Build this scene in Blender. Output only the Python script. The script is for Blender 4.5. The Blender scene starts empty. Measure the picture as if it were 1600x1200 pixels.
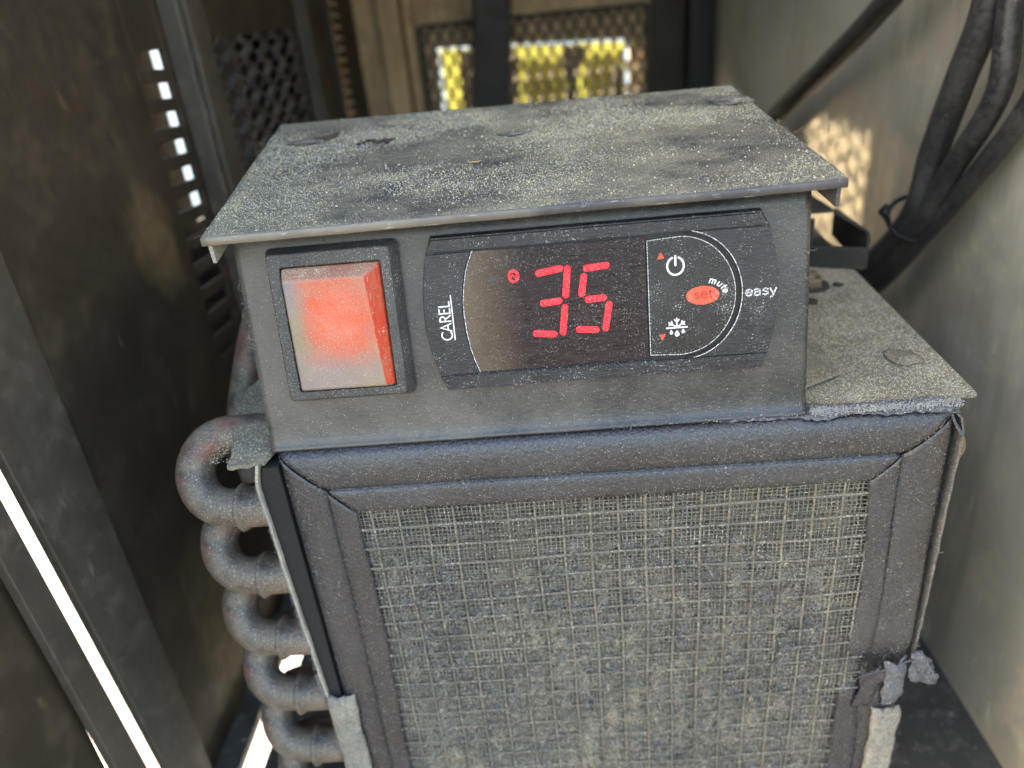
import bpy, bmesh, math, random
import numpy as np
from mathutils import Vector, Matrix, noise
random.seed(7); np.random.seed(7)
S = bpy.context.scene
S.unit_settings.system = 'METRIC'; S.unit_settings.scale_length = 0.01      # one unit is one centimetre
R = math.radians
# ---------------------------------------------------------------- camera
cd = bpy.data.cameras.new('camera'); cam = bpy.data.objects.new('camera', cd); S.collection.objects.link(cam)
cam.location = (-1.1403, -16.5062, 6.3086); cam.rotation_euler = (1.10417, 0.09189, 0.01899)
cd.sensor_fit = 'HORIZONTAL'; cd.sensor_width = 36; cd.lens = 36*1176.68/1600
cd.clip_start = 0.5; cd.clip_end = 20000
cd.dof.use_dof = True; cd.dof.focus_distance = 17.6; cd.dof.aperture_fstop = 0.105
S.camera = cam
# ---------------------------------------------------------------- sky, sun, exposure
SUN_DIR = Vector((30, -4.5, -6.6)).normalized()                              # travel direction: low sun from the left, a little from behind
elev = math.asin(-SUN_DIR.z); az = math.atan2(-SUN_DIR.x, -SUN_DIR.y)         # azimuth of the sun measured from +Y towards +X
W = bpy.data.worlds.new('World'); S.world = W; W.use_nodes = True
nt = W.node_tree; bg = nt.nodes['Background']; sk = nt.nodes.new('ShaderNodeTexSky')
sk.sky_type = 'NISHITA'; sk.sun_disc = False; sk.sun_elevation = elev; sk.sun_rotation = az
sk.air_density = 1.0; sk.dust_density = 5.0; sk.ozone_density = 0.8
nt.links.new(sk.outputs[0], bg.inputs[0]); bg.inputs[1].default_value = 0.15
sl = bpy.data.lights.new('sun', 'SUN'); sun = bpy.data.objects.new('sun', sl); S.collection.objects.link(sun)
sl.energy = 4.5; sl.angle = R(1.4); sl.color = (1.0, 0.87, 0.68)
sun.rotation_euler = SUN_DIR.to_track_quat('-Z', 'Y').to_euler()
S.view_settings.view_transform = 'Standard'; S.view_settings.look = 'None'
S.view_settings.exposure = 3.5; S.view_settings.gamma = 1
S.cycles.max_bounces = 10; S.cycles.diffuse_bounces = 6
S.cycles.use_denoising = True

# ---------------------------------------------------------------- helpers
MW = {}
def link(o):
    S.collection.objects.link(o); return o
def tag(o, label=None, cat=None, group=None, kind=None):
    if label: o['label'] = label
    if cat: o['category'] = cat
    if group: o['group'] = group
    if kind: o['kind'] = kind
    return o
def root(name, loc, label, cat, group=None, rot=None):
    o = bpy.data.objects.new(name, None); link(o); o.empty_display_size = 1
    M = Matrix.Translation(loc)
    if rot: M = M @ rot
    o.matrix_world = M; MW[o.name] = M
    return tag(o, label, cat, group)
def mesh(name, V, F, mat, parent=None, local=False, smooth=False, bevel=0, segs=2, kind=None):
    me = bpy.data.meshes.new(name)
    me.from_pydata([tuple(v) for v in V], [], [tuple(f) for f in F]); me.validate(); me.update()
    bm = bmesh.new(); bm.from_mesh(me); bmesh.ops.recalc_face_normals(bm, faces=bm.faces); bm.to_mesh(me); bm.free()
    if smooth: me.shade_smooth()
    me.materials.append(mat)
    o = link(bpy.data.objects.new(name, me))
    setp(o, parent, local)
    if bevel:
        m = o.modifiers.new('bevel', 'BEVEL'); m.width = bevel; m.segments = segs; m.limit_method = 'ANGLE'; m.angle_limit = R(30)
        m.harden_normals = False
        me.shade_smooth(); m2 = o.modifiers.new('wn', 'WEIGHTED_NORMAL'); m2.keep_sharp = True
    if kind: o['kind'] = kind
    return o
def setp(o, parent, local=False):
    if parent:
        o.parent = parent
        if not local and parent.name in MW: o.matrix_parent_inverse = MW[parent.name].inverted()
def fastmesh(name, V, F, mat, parent=None, local=False, kind=None, smooth=False):
    V = np.asarray(V, dtype=np.float32).reshape(-1, 3); F = np.asarray(F, dtype=np.int32)
    n = F.shape[1]; me = bpy.data.meshes.new(name)
    me.vertices.add(len(V)); me.vertices.foreach_set('co', V.ravel())
    me.loops.add(F.size); me.loops.foreach_set('vertex_index', F.ravel())
    me.polygons.add(len(F)); me.polygons.foreach_set('loop_start', np.arange(0, F.size, n, dtype=np.int32))
    me.polygons.foreach_set('loop_total', np.full(len(F), n, dtype=np.int32))
    me.update(calc_edges=True); me.validate()
    if smooth: me.shade_smooth()
    me.materials.append(mat); o = link(bpy.data.objects.new(name, me)); setp(o, parent, local)
    if kind: o['kind'] = kind
    return o
class G:                                                                      # collects shapes into one mesh
    def __init__(s): s.V = []; s.F = []
    def add(s, V, F):
        b = len(s.V); s.V += [tuple(v) for v in V]; s.F += [tuple(i+b for i in f) for f in F]; return s
    def box(s, x0, x1, y0, y1, z0, z1):
        return s.add([(x0,y0,z0),(x1,y0,z0),(x1,y1,z0),(x0,y1,z0),(x0,y0,z1),(x1,y0,z1),(x1,y1,z1),(x0,y1,z1)],
              [(0,3,2,1),(4,5,6,7),(0,1,5,4),(1,2,6,5),(2,3,7,6),(3,0,4,7)])
    def prism(s, pts, y0, y1, inset=None):                                    # pts (x,z) outline, extruded along y
        n = len(pts); q = inset or pts
        V = [(x, y0, z) for x, z in q] + [(x, y1, z) for x, z in pts]
        return s.add(V, [tuple(range(n)), tuple(range(2*n-1, n-1, -1))] + [(i, (i+1) % n, n+(i+1) % n, n+i) for i in range(n)])
    def slab(s, pts, h):                                                      # pts 3D loop, thickness vector h
        n = len(pts); V = [Vector(p) for p in pts]; V += [v+Vector(h) for v in V]
        return s.add(V, [tuple(range(n)), tuple(range(2*n-1, n-1, -1))] + [(i, (i+1) % n, n+(i+1) % n, n+i) for i in range(n)])
    def tube(s, P, r, n=12, cap=True):
        P = [Vector(p) for p in P]; rs = r if isinstance(r, (list, tuple)) else [r]*len(P)
        up = Vector((0.13, 0.21, 0.97)); V = []; prev = None
        for i, p in enumerate(P):
            t = (P[min(i+1, len(P)-1)]-P[max(i-1, 0)]).normalized()
            a = (prev - t*prev.dot(t)) if prev else t.cross(up)
            if a.length < 1e-6: a = t.cross(Vector((1, 0, 0)))
            a.normalize(); prev = a; b = t.cross(a)
            for k in range(n):
                c = 2*math.pi*k/n; V.append(p + (a*math.cos(c)+b*math.sin(c))*rs[i])
        F = [(i*n+k, i*n+(k+1) % n, (i+1)*n+(k+1) % n, (i+1)*n+k) for i in range(len(P)-1) for k in range(n)]
        if cap: F += [tuple(range(n)), tuple(range(len(V)-1, len(V)-n-1, -1))]
        return s.add(V, F)
    def make(s, name, mat, parent=None, **k): return mesh(name, s.V, s.F, mat, parent, **k)
def smooth_path(P, k=6):
    P = [Vector(p) for p in P]; out = []
    for i in range(len(P)-1):
        a, b, c, d = P[max(i-1, 0)], P[i], P[i+1], P[min(i+2, len(P)-1)]
        for j in range(k):
            t = j/k
            out.append(0.5*((2*b)+(c-a)*t+(2*a-5*b+4*c-d)*t*t+(3*b-a-3*c+d)*t**3))
    return out+[P[-1]]
def ribbon(g, P, w, y0, y1, caps=True):                                       # a flat stroke in the x-z plane, from y0 (front) to y1
    P = [Vector((p[0], p[1])) for p in P]; n = len(P); L = []; Rr = []
    for i in range(n):
        d0 = (P[i]-P[i-1]).normalized() if i else (P[1]-P[0]).normalized()
        d1 = (P[i+1]-P[i]).normalized() if i < n-1 else d0
        t = (d0+d1); t = t.normalized() if t.length > 1e-4 else d1
        nn = Vector((-t.y, t.x)); c = max(0.5, abs(nn.dot(Vector((-d1.y, d1.x)))))
        L.append(P[i]+nn*w/2/c); Rr.append(P[i]-nn*w/2/c)
    if caps:
        e = (P[-1]-P[-2]).normalized(); s_ = (P[1]-P[0]).normalized()
        poly = L + [P[-1]+e*w*0.42] + Rr[::-1] + [P[0]-s_*w*0.42]
    for i in range(n-1):
        g.prism([L[i], L[i+1], Rr[i+1], Rr[i]], y0, y1)
    if caps:
        for p, q, e in ((L[-1], Rr[-1], (P[-1]-P[-2]).normalized()), (Rr[0], L[0], (P[0]-P[1]).normalized())):
            m = (p+q)/2; g.prism([p, p*0.85+m*0.15+e*w*0.28, m+e*w*0.45, q*0.85+m*0.15+e*w*0.28, q], y0, y1)
def arc(cx, cy, rx, ry, a0, a1, n=16):
    return [(cx+rx*math.cos(R(a0+(a1-a0)*i/n)), cy+ry*math.sin(R(a0+(a1-a0)*i/n))) for i in range(n+1)]

# ---------------------------------------------------------------- materials
class N:
    def __init__(s, name):
        s.m = bpy.data.materials.new(name); s.m.use_nodes = True; s.t = s.m.node_tree
        s.b = s.t.nodes['Principled BSDF']; s.tc = s.t.nodes.new('ShaderNodeTexCoord'); s.co = s.tc.outputs['Object']
    def new(s, k, **kw):
        n = s.t.nodes.new(k)
        for a, b in kw.items(): setattr(n, a, b)
        return n
    def L(s, a, b): s.t.links.new(a, b)
    def put(s, sock, v):
        if hasattr(v, 'links'): s.L(v, sock)
        else: sock.default_value = v
    def noise(s, scale, detail=4, rough=0.6, stretch=None, dist=0):
        n = s.new('ShaderNodeTexNoise'); n.inputs['Scale'].default_value = scale; n.inputs['Detail'].default_value = detail
        n.inputs['Roughness'].default_value = rough; n.inputs['Distortion'].default_value = dist
        if stretch:
            mp = s.new('ShaderNodeMapping'); mp.inputs['Scale'].default_value = stretch; s.L(s.co, mp.inputs[0]); s.L(mp.outputs[0], n.inputs[0])
        else: s.L(s.co, n.inputs[0])
        return n.outputs['Fac']
    def vor(s, scale):
        n = s.new('ShaderNodeTexVoronoi'); n.inputs['Scale'].default_value = scale; s.L(s.co, n.inputs[0]); return n.outputs['Distance']
    def rng(s, v, a, b, c=0, d=1):
        n = s.new('ShaderNodeMapRange'); n.inputs[1].default_value = a; n.inputs[2].default_value = b
        n.inputs[3].default_value = c; n.inputs[4].default_value = d; s.L(v, n.inputs[0]); return n.outputs[0]
    def math(s, op, a, b=0.0):
        n = s.new('ShaderNodeMath', operation=op); s.put(n.inputs[0], a); s.put(n.inputs[1], b); return n.outputs[0]
    def mix(s, f, a, b):
        n = s.new('ShaderNodeMix', data_type='RGBA'); s.put(n.inputs[0], f)
        s.put(n.inputs[6], a if hasattr(a, 'links') else (*a, 1)); s.put(n.inputs[7], b if hasattr(b, 'links') else (*b, 1)); return n.outputs[2]
    def bump(s, h, strength=0.3, dist=0.02, prev=None):
        n = s.new('ShaderNodeBump'); n.inputs['Strength'].default_value = strength; n.inputs['Distance'].default_value = dist
        s.L(h, n.inputs['Height'])
        if prev: s.L(prev, n.inputs['Normal'])
        return n.outputs[0]
    def xyz(s):
        n = s.new('ShaderNodeSeparateXYZ'); s.L(s.co, n.inputs[0]); return n.outputs
    def done(s, color, rough=0.6, normal=None, metal=0.0, spec=0.5, **kw):
        s.put(s.b.inputs['Base Color'], color if hasattr(color, 'links') else (*color, 1)); s.put(s.b.inputs['Roughness'], rough)
        s.put(s.b.inputs['Metallic'], metal); s.b.inputs['Specular IOR Level'].default_value = spec
        if normal: s.L(normal, s.b.inputs['Normal'])
        for k, v in kw.items(): s.put(s.b.inputs[k.replace('_', ' ')], v)
        return s.m
def dusty(name, base, dust, amount=0.4, speck=0.56, scol=(0.55, 0.52, 0.42), rough=0.55, metal=0.0, grain=22, sscale=34, bump=0.5, patch=0.7,
          stretch=None, bd=0.02, spec=0.5):
    n = N(name)
    p = n.noise(patch, 6, 0.65); g = n.noise(grain, 3, 0.6, stretch); sp = n.noise(sscale, 2, 0.5)
    f = n.math('ADD', n.rng(p, 0.3, 0.7, -0.25, 0.25), n.rng(g, 0.3, 0.7, -0.3, 0.3))
    f = n.math('ADD', f, amount); f = n.rng(f, 0.0, 1.0)
    c = n.mix(f, base, dust)
    sf = n.rng(n.math('ADD', sp, n.rng(n.noise(patch*2.3, 5, 0.7), 0.3, 0.7, -0.10, 0.08)), speck, speck+0.07)
    c = n.mix(sf, c, scol)
    nb = n.bump(n.math('ADD', g, n.math('MULTIPLY', sf, 0.6)), bump, bd)
    return n.done(c, n.rng(f, 0, 1, rough-0.12, min(1, rough+0.3)), nb, metal, spec)
M = {}
def lidmat():
    n = N('dusty_lid'); big = n.noise(0.28, 5, 0.6); p = n.noise(1.3, 6, 0.7, (0.6, 1, 1)); g = n.noise(16, 4, 0.7); s = n.noise(40, 2, 0.6)
    f = n.math('ADD', n.rng(big, 0.35, 0.65, -0.22, 0.3), n.rng(p, 0.3, 0.7, -0.35, 0.35)); f = n.math('ADD', f, n.rng(g, 0.3, 0.7, -0.10, 0.45)); f = n.rng(n.math('ADD', f, 0.22), 0, 1)
    c = n.mix(f, (0.026, 0.027, 0.033), (0.21, 0.19, 0.13)); sf = n.rng(n.math('ADD', s, n.rng(f, 0, 1, -0.04, 0.05)), 0.56, 0.62)
    c = n.mix(sf, c, (0.46, 0.43, 0.31))
    return n.done(c, n.rng(f, 0, 1, 0.5, 0.95), n.bump(n.math('ADD', g, n.math('MULTIPLY', sf, 0.5)), 1.0, 0.03))
M['lid'] = lidmat()
def edgemat():
    n = N('lid_edge'); x, y, z = n.xyz(); g = n.noise(20, 3, 0.6, (0.15, 1, 1)); p = n.noise(0.5, 4)
    f = n.math('ADD', n.rng(x, -8, -1, 0.95, 0.15), n.rng(p, 0.3, 0.7, -0.3, 0.3)); f = n.rng(f, 0, 1)  # left end paler and warmer: reflected light painted into the colour
    c = n.mix(f, (0.060, 0.058, 0.066), (0.25, 0.22, 0.17)); c = n.mix(n.rng(g, 0.62, 0.72), c, (0.35, 0.33, 0.28))
    return n.done(c, n.rng(g, 0.3, 0.7, 0.35, 0.55), n.bump(g, 0.3, 0.01))
M['edge'] = edgemat()
def panelmat():
    n = N('panel_metal'); x, y, z = n.xyz(); g = n.noise(26, 3, 0.65, (0.25, 1, 1)); p = n.noise(0.5, 6, 0.65); q = n.noise(3.0, 5, 0.7); s = n.noise(34, 2)
    f = n.math('ADD', n.rng(x, -8.4, 1.5, 0.72, 0.22), n.rng(p, 0.3, 0.7, -0.28, 0.28))          # lighting fall-off along the panel, painted as paler beige on the left
    f = n.math('ADD', f, n.rng(g, 0.3, 0.7, -0.2, 0.2)); f = n.rng(f, 0, 1)
    c = n.mix(f, (0.023, 0.0235, 0.028), (0.140, 0.126, 0.108)); c = n.mix(n.rng(q, 0.60, 0.75, 0, 0.7), c, (0.022, 0.021, 0.022))
    sf = n.rng(s, 0.66, 0.72); c = n.mix(sf, c, (0.36, 0.33, 0.27))
    return n.done(c, n.rng(f, 0, 1, 0.30, 0.62), n.bump(n.math('ADD', g, n.math('MULTIPLY', q, 0.8)), 0.35, 0.015), 0.25, 0.8)
M['panel'] = panelmat()
M['frame'] = dusty('frame_paint', (0.018, 0.019, 0.026), (0.064, 0.065, 0.074), 0.42, 0.65, (0.42, 0.41, 0.38), 0.24, 0.2, 13, 26, 1.2, 0.35, bd=0.035, spec=1.0)
M['lip'] = M['frame']
M['shelf'] = dusty('shelf_dust', (0.045, 0.040, 0.038), (0.28, 0.235, 0.165), 0.60, 0.56, (0.46, 0.44, 0.36), 0.75, 0, 14, 24, 1.2, 0.6)
M['dark'] = dusty('dark_metal', (0.016, 0.015, 0.014), (0.05, 0.044, 0.036), 0.35, 0.7, rough=0.6)
M['edge2'] = dusty('grey_edge', (0.07, 0.068, 0.065), (0.24, 0.22, 0.19), 0.42, 0.6, (0.5, 0.48, 0.42), 0.6, 0.2, 14, 22, 1, 1.5)
M['black'] = dusty('black_foam', (0.006, 0.006, 0.007), (0.018, 0.017, 0.017), 0.3, 0.72, (0.12, 0.12, 0.12), 0.85)
def coilmat():
    n = N('coil_copper'); p = n.noise(1.4, 5, 0.65); q = n.noise(7, 4, 0.65); g = n.noise(22, 3, 0.6); s = n.noise(26, 2)
    c = n.mix(n.rng(p, 0.35, 0.65), (0.060, 0.051, 0.046), (0.21, 0.165, 0.12)); c = n.mix(n.rng(n.noise(0.9, 4, 0.6), 0.52, 0.66, 0, 0.75), c, (0.20, 0.075, 0.055))
    c = n.mix(n.rng(q, 0.28, 0.42, 0.8, 0), c, (0.035, 0.032, 0.033)); c = n.mix(n.rng(s, 0.6, 0.67), c, (0.45, 0.41, 0.32))
    return n.done(c, n.rng(p, 0.3, 0.7, 0.3, 0.65), n.bump(g, 0.7, 0.025), 0.15, 0.6)
M['coil'] = coilmat()
M['foam'] = dusty('dusty_foam', (0.10, 0.095, 0.088), (0.40, 0.36, 0.29), 0.55, 0.58, (0.6, 0.58, 0.5), 0.9, 0, 12, 22, 1.4, 1.2, bd=0.05)
M['tape'] = dusty('torn_tape', (0.05, 0.055, 0.068), (0.19, 0.20, 0.215), 0.42, 0.6, (0.6, 0.62, 0.62), 0.6, 0.2, 8, 22, 1.3, 1.5, bd=0.05)
M['bright'] = dusty('bare_edge', (0.20, 0.19, 0.17), (0.50, 0.47, 0.40), 0.5, 0.6, (0.7, 0.68, 0.6), 0.6, 0.3, 14, 22, 1, 1.5)
M['plastic'] = dusty('bezel_plastic', (0.012, 0.012, 0.014), (0.105, 0.103, 0.098), 0.40, 0.63, (0.45, 0.42, 0.34), 0.36, 0, 26, 30, 0.5, 0.5)
M['ctrl'] = dusty('controller_plastic', (0.012, 0.012, 0.016), (0.042, 0.040, 0.045), 0.32, 0.645, (0.34, 0.33, 0.32), 0.33, 0, 30, 34, 0.35, 0.8, stretch=(0.12, 1, 1))
M['key'] = dusty('keypad_film', (0.010, 0.0095, 0.010), (0.042, 0.039, 0.038), 0.28, 0.625, (0.45, 0.44, 0.42), 0.33, 0, 34, 34, 0.3, 1.0)
M['groove'] = N('groove_black').done((0.006, 0.006, 0.007), 0.5)
M['cable'] = dusty('cable_rubber', (0.018, 0.018, 0.019), (0.085, 0.078, 0.07), 0.3, 0.7, rough=0.42, grain=6)
M['brass'] = dusty('dull_nut', (0.20, 0.15, 0.09), (0.30, 0.26, 0.19), 0.4, 0.62, rough=0.4, metal=0.7)
def wear_white():
    n = N('worn_white'); f = n.rng(n.noise(30, 2), 0.42, 0.55)
    return n.done(n.mix(f, (0.16, 0.16, 0.17), (0.74, 0.74, 0.74)), 0.5)
M['white'] = N('print_white').done((0.78, 0.78, 0.78), 0.5)
M['wornwhite'] = wear_white()
M['orange'] = dusty('orange_print', (0.75, 0.065, 0.02), (0.70, 0.11, 0.06), 0.3, 0.64, (0.6, 0.45, 0.38), 0.45)
M['darkprint'] = N('set_print').done((0.33, 0.02, 0.015), 0.5)
M['faint'] = N('faint_icon').done((0.055, 0.055, 0.062), 0.5)
def display():
    n = N('display_lens'); x, y, z = n.xyz()
    g = n.noise(30, 3, 0.6, (0.12, 1, 1)); p = n.noise(0.8, 4, 0.6); s = n.noise(36, 2, 0.5)
    stain = n.math('MULTIPLY', n.rng(x, -3.1, -1.7, 1, 0), n.rng(p, 0.25, 0.6, 0.55, 1))      # amber grime on the left end of the lens
    c = n.mix(n.rng(g, 0.3, 0.7), (0.010, 0.0055, 0.0065), (0.034, 0.021, 0.023))
    c = n.mix(n.math('MULTIPLY', stain, 0.7), c, (0.17, 0.125, 0.078))
    c = n.mix(n.rng(n.math('ADD', s, n.rng(p, 0.3, 0.7, -0.05, 0.04)), 0.635, 0.70), c, (0.24, 0.21, 0.20))
    return n.done(c, n.rng(g, 0.3, 0.7, 0.25, 0.45), n.bump(g, 0.2, 0.01), 0, 0.3)
M['display'] = display()
def led():
    n = N('led_segment'); s = n.noise(34, 2); g = n.noise(26, 2, 0.5, (0.2, 1, 1))
    f = n.rng(s, 0.54, 0.70, 1, 0.6)
    c = n.mix(n.rng(g, 0.35, 0.65), (1.0, 0.006, 0.020), (0.85, 0.010, 0.030))
    return n.done(n.mix(n.rng(s, 0.54, 0.62), (0.12, 0.004, 0.01), (0.34, 0.12, 0.12)), 0.5, None, Emission_Color=c, Emission_Strength=n.math('MULTIPLY', f, 0.13))
M['led'] = led()
def rocker():
    n = N('rocker_cover'); x, y, z = n.xyz(); w = n.noise(1.6, 5, 0.65); g = n.noise(24, 3); s = n.noise(32, 2)
    wx = n.math('ADD', x, n.rng(w, 0.3, 0.7, -0.10, 0.10)); wz = n.math('ADD', z, n.rng(w, 0.3, 0.7, -0.2, 0.2))
    red = n.math('MULTIPLY', n.rng(wx, -6.98, -6.62), n.rng(wz, -1.10, -0.45)); red = n.math('MULTIPLY', red, n.rng(n.noise(0.9, 4, 0.6), 0.3, 0.65, 0.55, 1.0))
    dx = n.math('MULTIPLY', n.math('ADD', x, 6.0), 1.0); dz = n.math('MULTIPLY', n.math('ADD', z, -0.15), 0.85)
    rr = n.math('ADD', n.math('MULTIPLY', dx, dx), n.math('MULTIPLY', dz, dz)); lamp = n.rng(rr, 0.0, 0.75, 1, 0)           # the little lamp behind the cover
    film = n.mix(n.rng(n.noise(0.8, 3), 0.4, 0.6), (0.24, 0.195, 0.125), (0.215, 0.18, 0.185))
    c = n.mix(red, film, (0.56, 0.095, 0.035)); c = n.mix(n.math('MULTIPLY', lamp, 0.6), c, (0.65, 0.06, 0.015))
    c = n.mix(n.rng(n.math('ADD', g, n.rng(n.noise(1.4, 4), .3, .7, -0.16, 0.20)), 0.36, 0.92, 0, 0.75), c, (0.36, 0.24, 0.18))
    c = n.mix(n.rng(s, 0.64, 0.72), c, (0.50, 0.42, 0.36)); c = n.mix(n.rng(n.noise(13, 2), 0.70, 0.75), c, (0.05, 0.04, 0.04))
    return n.done(c, 0.38, n.bump(g, 0.4, 0.01), 0, 0.6, Emission_Color=(1, 0.08, 0.008, 1), Emission_Strength=n.math('MULTIPLY', n.math('MULTIPLY', lamp, lamp), 0.018))
M['rocker'] = rocker()
M['rockerside'] = dusty('rocker_side', (0.50, 0.028, 0.012), (0.34, 0.11, 0.045), 0.30, 0.66, (0.6, 0.45, 0.3), 0.25, 0, 12, 24, 0.5, 1.5, stretch=(1, 1, 0.3))
M['rockertop'] = dusty('rocker_top', (0.36, 0.09, 0.06), (0.32, 0.24, 0.17), 0.62, 0.58, (0.6, 0.5, 0.36), 0.5)
def grime(name, a, b, c2, scale=0.10, rough=0.55, metal=0.0, glow_stains=(), scol=(0, 0, 0)):
    n = N(name); p = n.noise(scale, 8, 0.65, None, 0.6); q = n.noise(scale*6, 6, 0.7)
    c = n.mix(n.rng(p, 0.38, 0.62), a, b); c = n.mix(n.rng(q, 0.52, 0.72, 0, 0.8), c, c2)
    for (sy, sz, ry, rz) in glow_stains:                                             # warm sun glow painted into the colour as dusty blotches
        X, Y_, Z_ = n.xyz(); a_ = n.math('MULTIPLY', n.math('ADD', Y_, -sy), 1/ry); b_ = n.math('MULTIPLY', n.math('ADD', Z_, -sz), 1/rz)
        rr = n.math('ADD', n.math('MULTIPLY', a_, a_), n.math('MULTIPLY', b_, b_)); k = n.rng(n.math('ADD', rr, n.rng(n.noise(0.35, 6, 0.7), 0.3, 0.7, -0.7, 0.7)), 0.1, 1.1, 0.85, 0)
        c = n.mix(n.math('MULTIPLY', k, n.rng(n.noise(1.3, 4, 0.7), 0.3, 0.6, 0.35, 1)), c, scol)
    sc = n.math('MULTIPLY', n.rng(n.noise(2.2, 3, 0.5, (1, 1, 0.25)), 0.66, 0.72), n.rng(n.noise(0.3, 3), 0.45, 0.6))       # pale scuffs and runs
    c = n.mix(n.math('MULTIPLY', sc, 0.55), c, tuple(min(0.75, k*1.8+0.03) for k in c2))
    c = n.mix(n.math('MULTIPLY', n.rng(n.noise(0.25, 5, 0.7, (1, 1, 0.2)), 0.55, 0.7), 0.45), c, tuple(k*0.45 for k in a))
    return n.done(c, n.rng(q, 0.3, 0.7, rough-0.1, rough+0.25), n.bump(q, 0.4, 0.1), metal)
M['wall_l'] = grime('brown_grimy_sheet', (0.026, 0.0185, 0.0115), (0.044, 0.032, 0.019), (0.080, 0.058, 0.032), 0.07, glow_stains=((7.5, -16, 2.8, 5), (11.5, -0.5, 1.8, 2.4)), scol=(0.17, 0.125, 0.06))
M['wall_r'] = grime('galvanised_sheet', (0.36, 0.32, 0.24), (0.50, 0.455, 0.37), (0.60, 0.51, 0.34), 0.09, 0.45, 0.0, glow_stains=((21, -3.5, 9, 4.5),), scol=(0.68, 0.55, 0.33))
M['post'] = grime('post_steel', (0.050, 0.042, 0.032), (0.070, 0.058, 0.043), (0.12, 0.10, 0.073), 0.2, 0.55, 0.0)
M['floor'] = grime('oily_floor', (0.05, 0.046, 0.04), (0.085, 0.078, 0.066), (0.2, 0.18, 0.14), 0.25)
M['tan'] = grime('crumb_tan', (0.14, 0.12, 0.09), (0.2, 0.17, 0.13), (0.25, 0.2, 0.14), 2)
M['rust'] = grime('rusty_board', (0.38, 0.26, 0.14), (0.60, 0.43, 0.24), (0.70, 0.53, 0.33), 0.22, 0.6)
M['soot'] = grime('sooty_metal', (0.018, 0.016, 0.014), (0.032, 0.028, 0.023), (0.05, 0.043, 0.035), 0.2)
M['meshwin'] = dusty('tan_mesh', (0.08, 0.065, 0.045), (0.20, 0.165, 0.11), 0.4, 0.7, rough=0.5, grain=6)
M['meshdark'] = dusty('dark_mesh', (0.07, 0.072, 0.08), (0.20, 0.19, 0.18), 0.4, 0.7, rough=0.35, metal=0.5, grain=6)
M['asphalt'] = grime('dry_dirt', (0.10, 0.088, 0.07), (0.125, 0.11, 0.088), (0.16, 0.14, 0.11), 0.05, 0.85)
M['ground'] = grime('pale_concrete', (0.50, 0.46, 0.40), (0.60, 0.56, 0.49), (0.66, 0.62, 0.55), 0.01, 0.8)
M['yellow'] = N('yellow_paint').done((0.105, 0.108, 0.020), 0.9, None, 0, 0.05)
M['reflector_white'] = grime('reflector_paint', (0.78, 0.75, 0.68), (0.8, 0.78, 0.72), (0.7, 0.66, 0.58), 0.02, 0.7)
def grain_mat(name, a, b):
    n = N(name); r = n.noise(3.7, 1); return n.done(n.mix(n.rng(r, 0.4, 0.6), a, b), 0.8)
M['grain'] = grain_mat('dust_grain', (0.66, 0.61, 0.40), (0.50, 0.48, 0.42))
M['fibre'] = grain_mat('lint_fibre', (0.40, 0.39, 0.35), (0.30, 0.30, 0.30))
M['lintfibre'] = grain_mat('pale_lint', (0.55, 0.51, 0.43), (0.10, 0.10, 0.10))
M['crumb'] = N('crumb').done((0.30, 0.20, 0.11), 0.8)
M['soil'] = dusty('dirt_patch', (0.035, 0.032, 0.034), (0.15, 0.14, 0.125), 0.42, 0.57)
M['soil2'] = dusty('dirt_crumbs', (0.030, 0.018, 0.013), (0.10, 0.07, 0.05), 0.4, 0.7)

TH = 0.17064; CA, SA = math.cos(TH), math.sin(TH)
RP = Matrix.Rotation(-TH, 4, 'X')                                             # the control panel leans back by this angle
def pn(u, t, h=0.0): return Vector((u, t*SA - h*CA, t*CA + h*SA))            # panel coordinates to world

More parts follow.
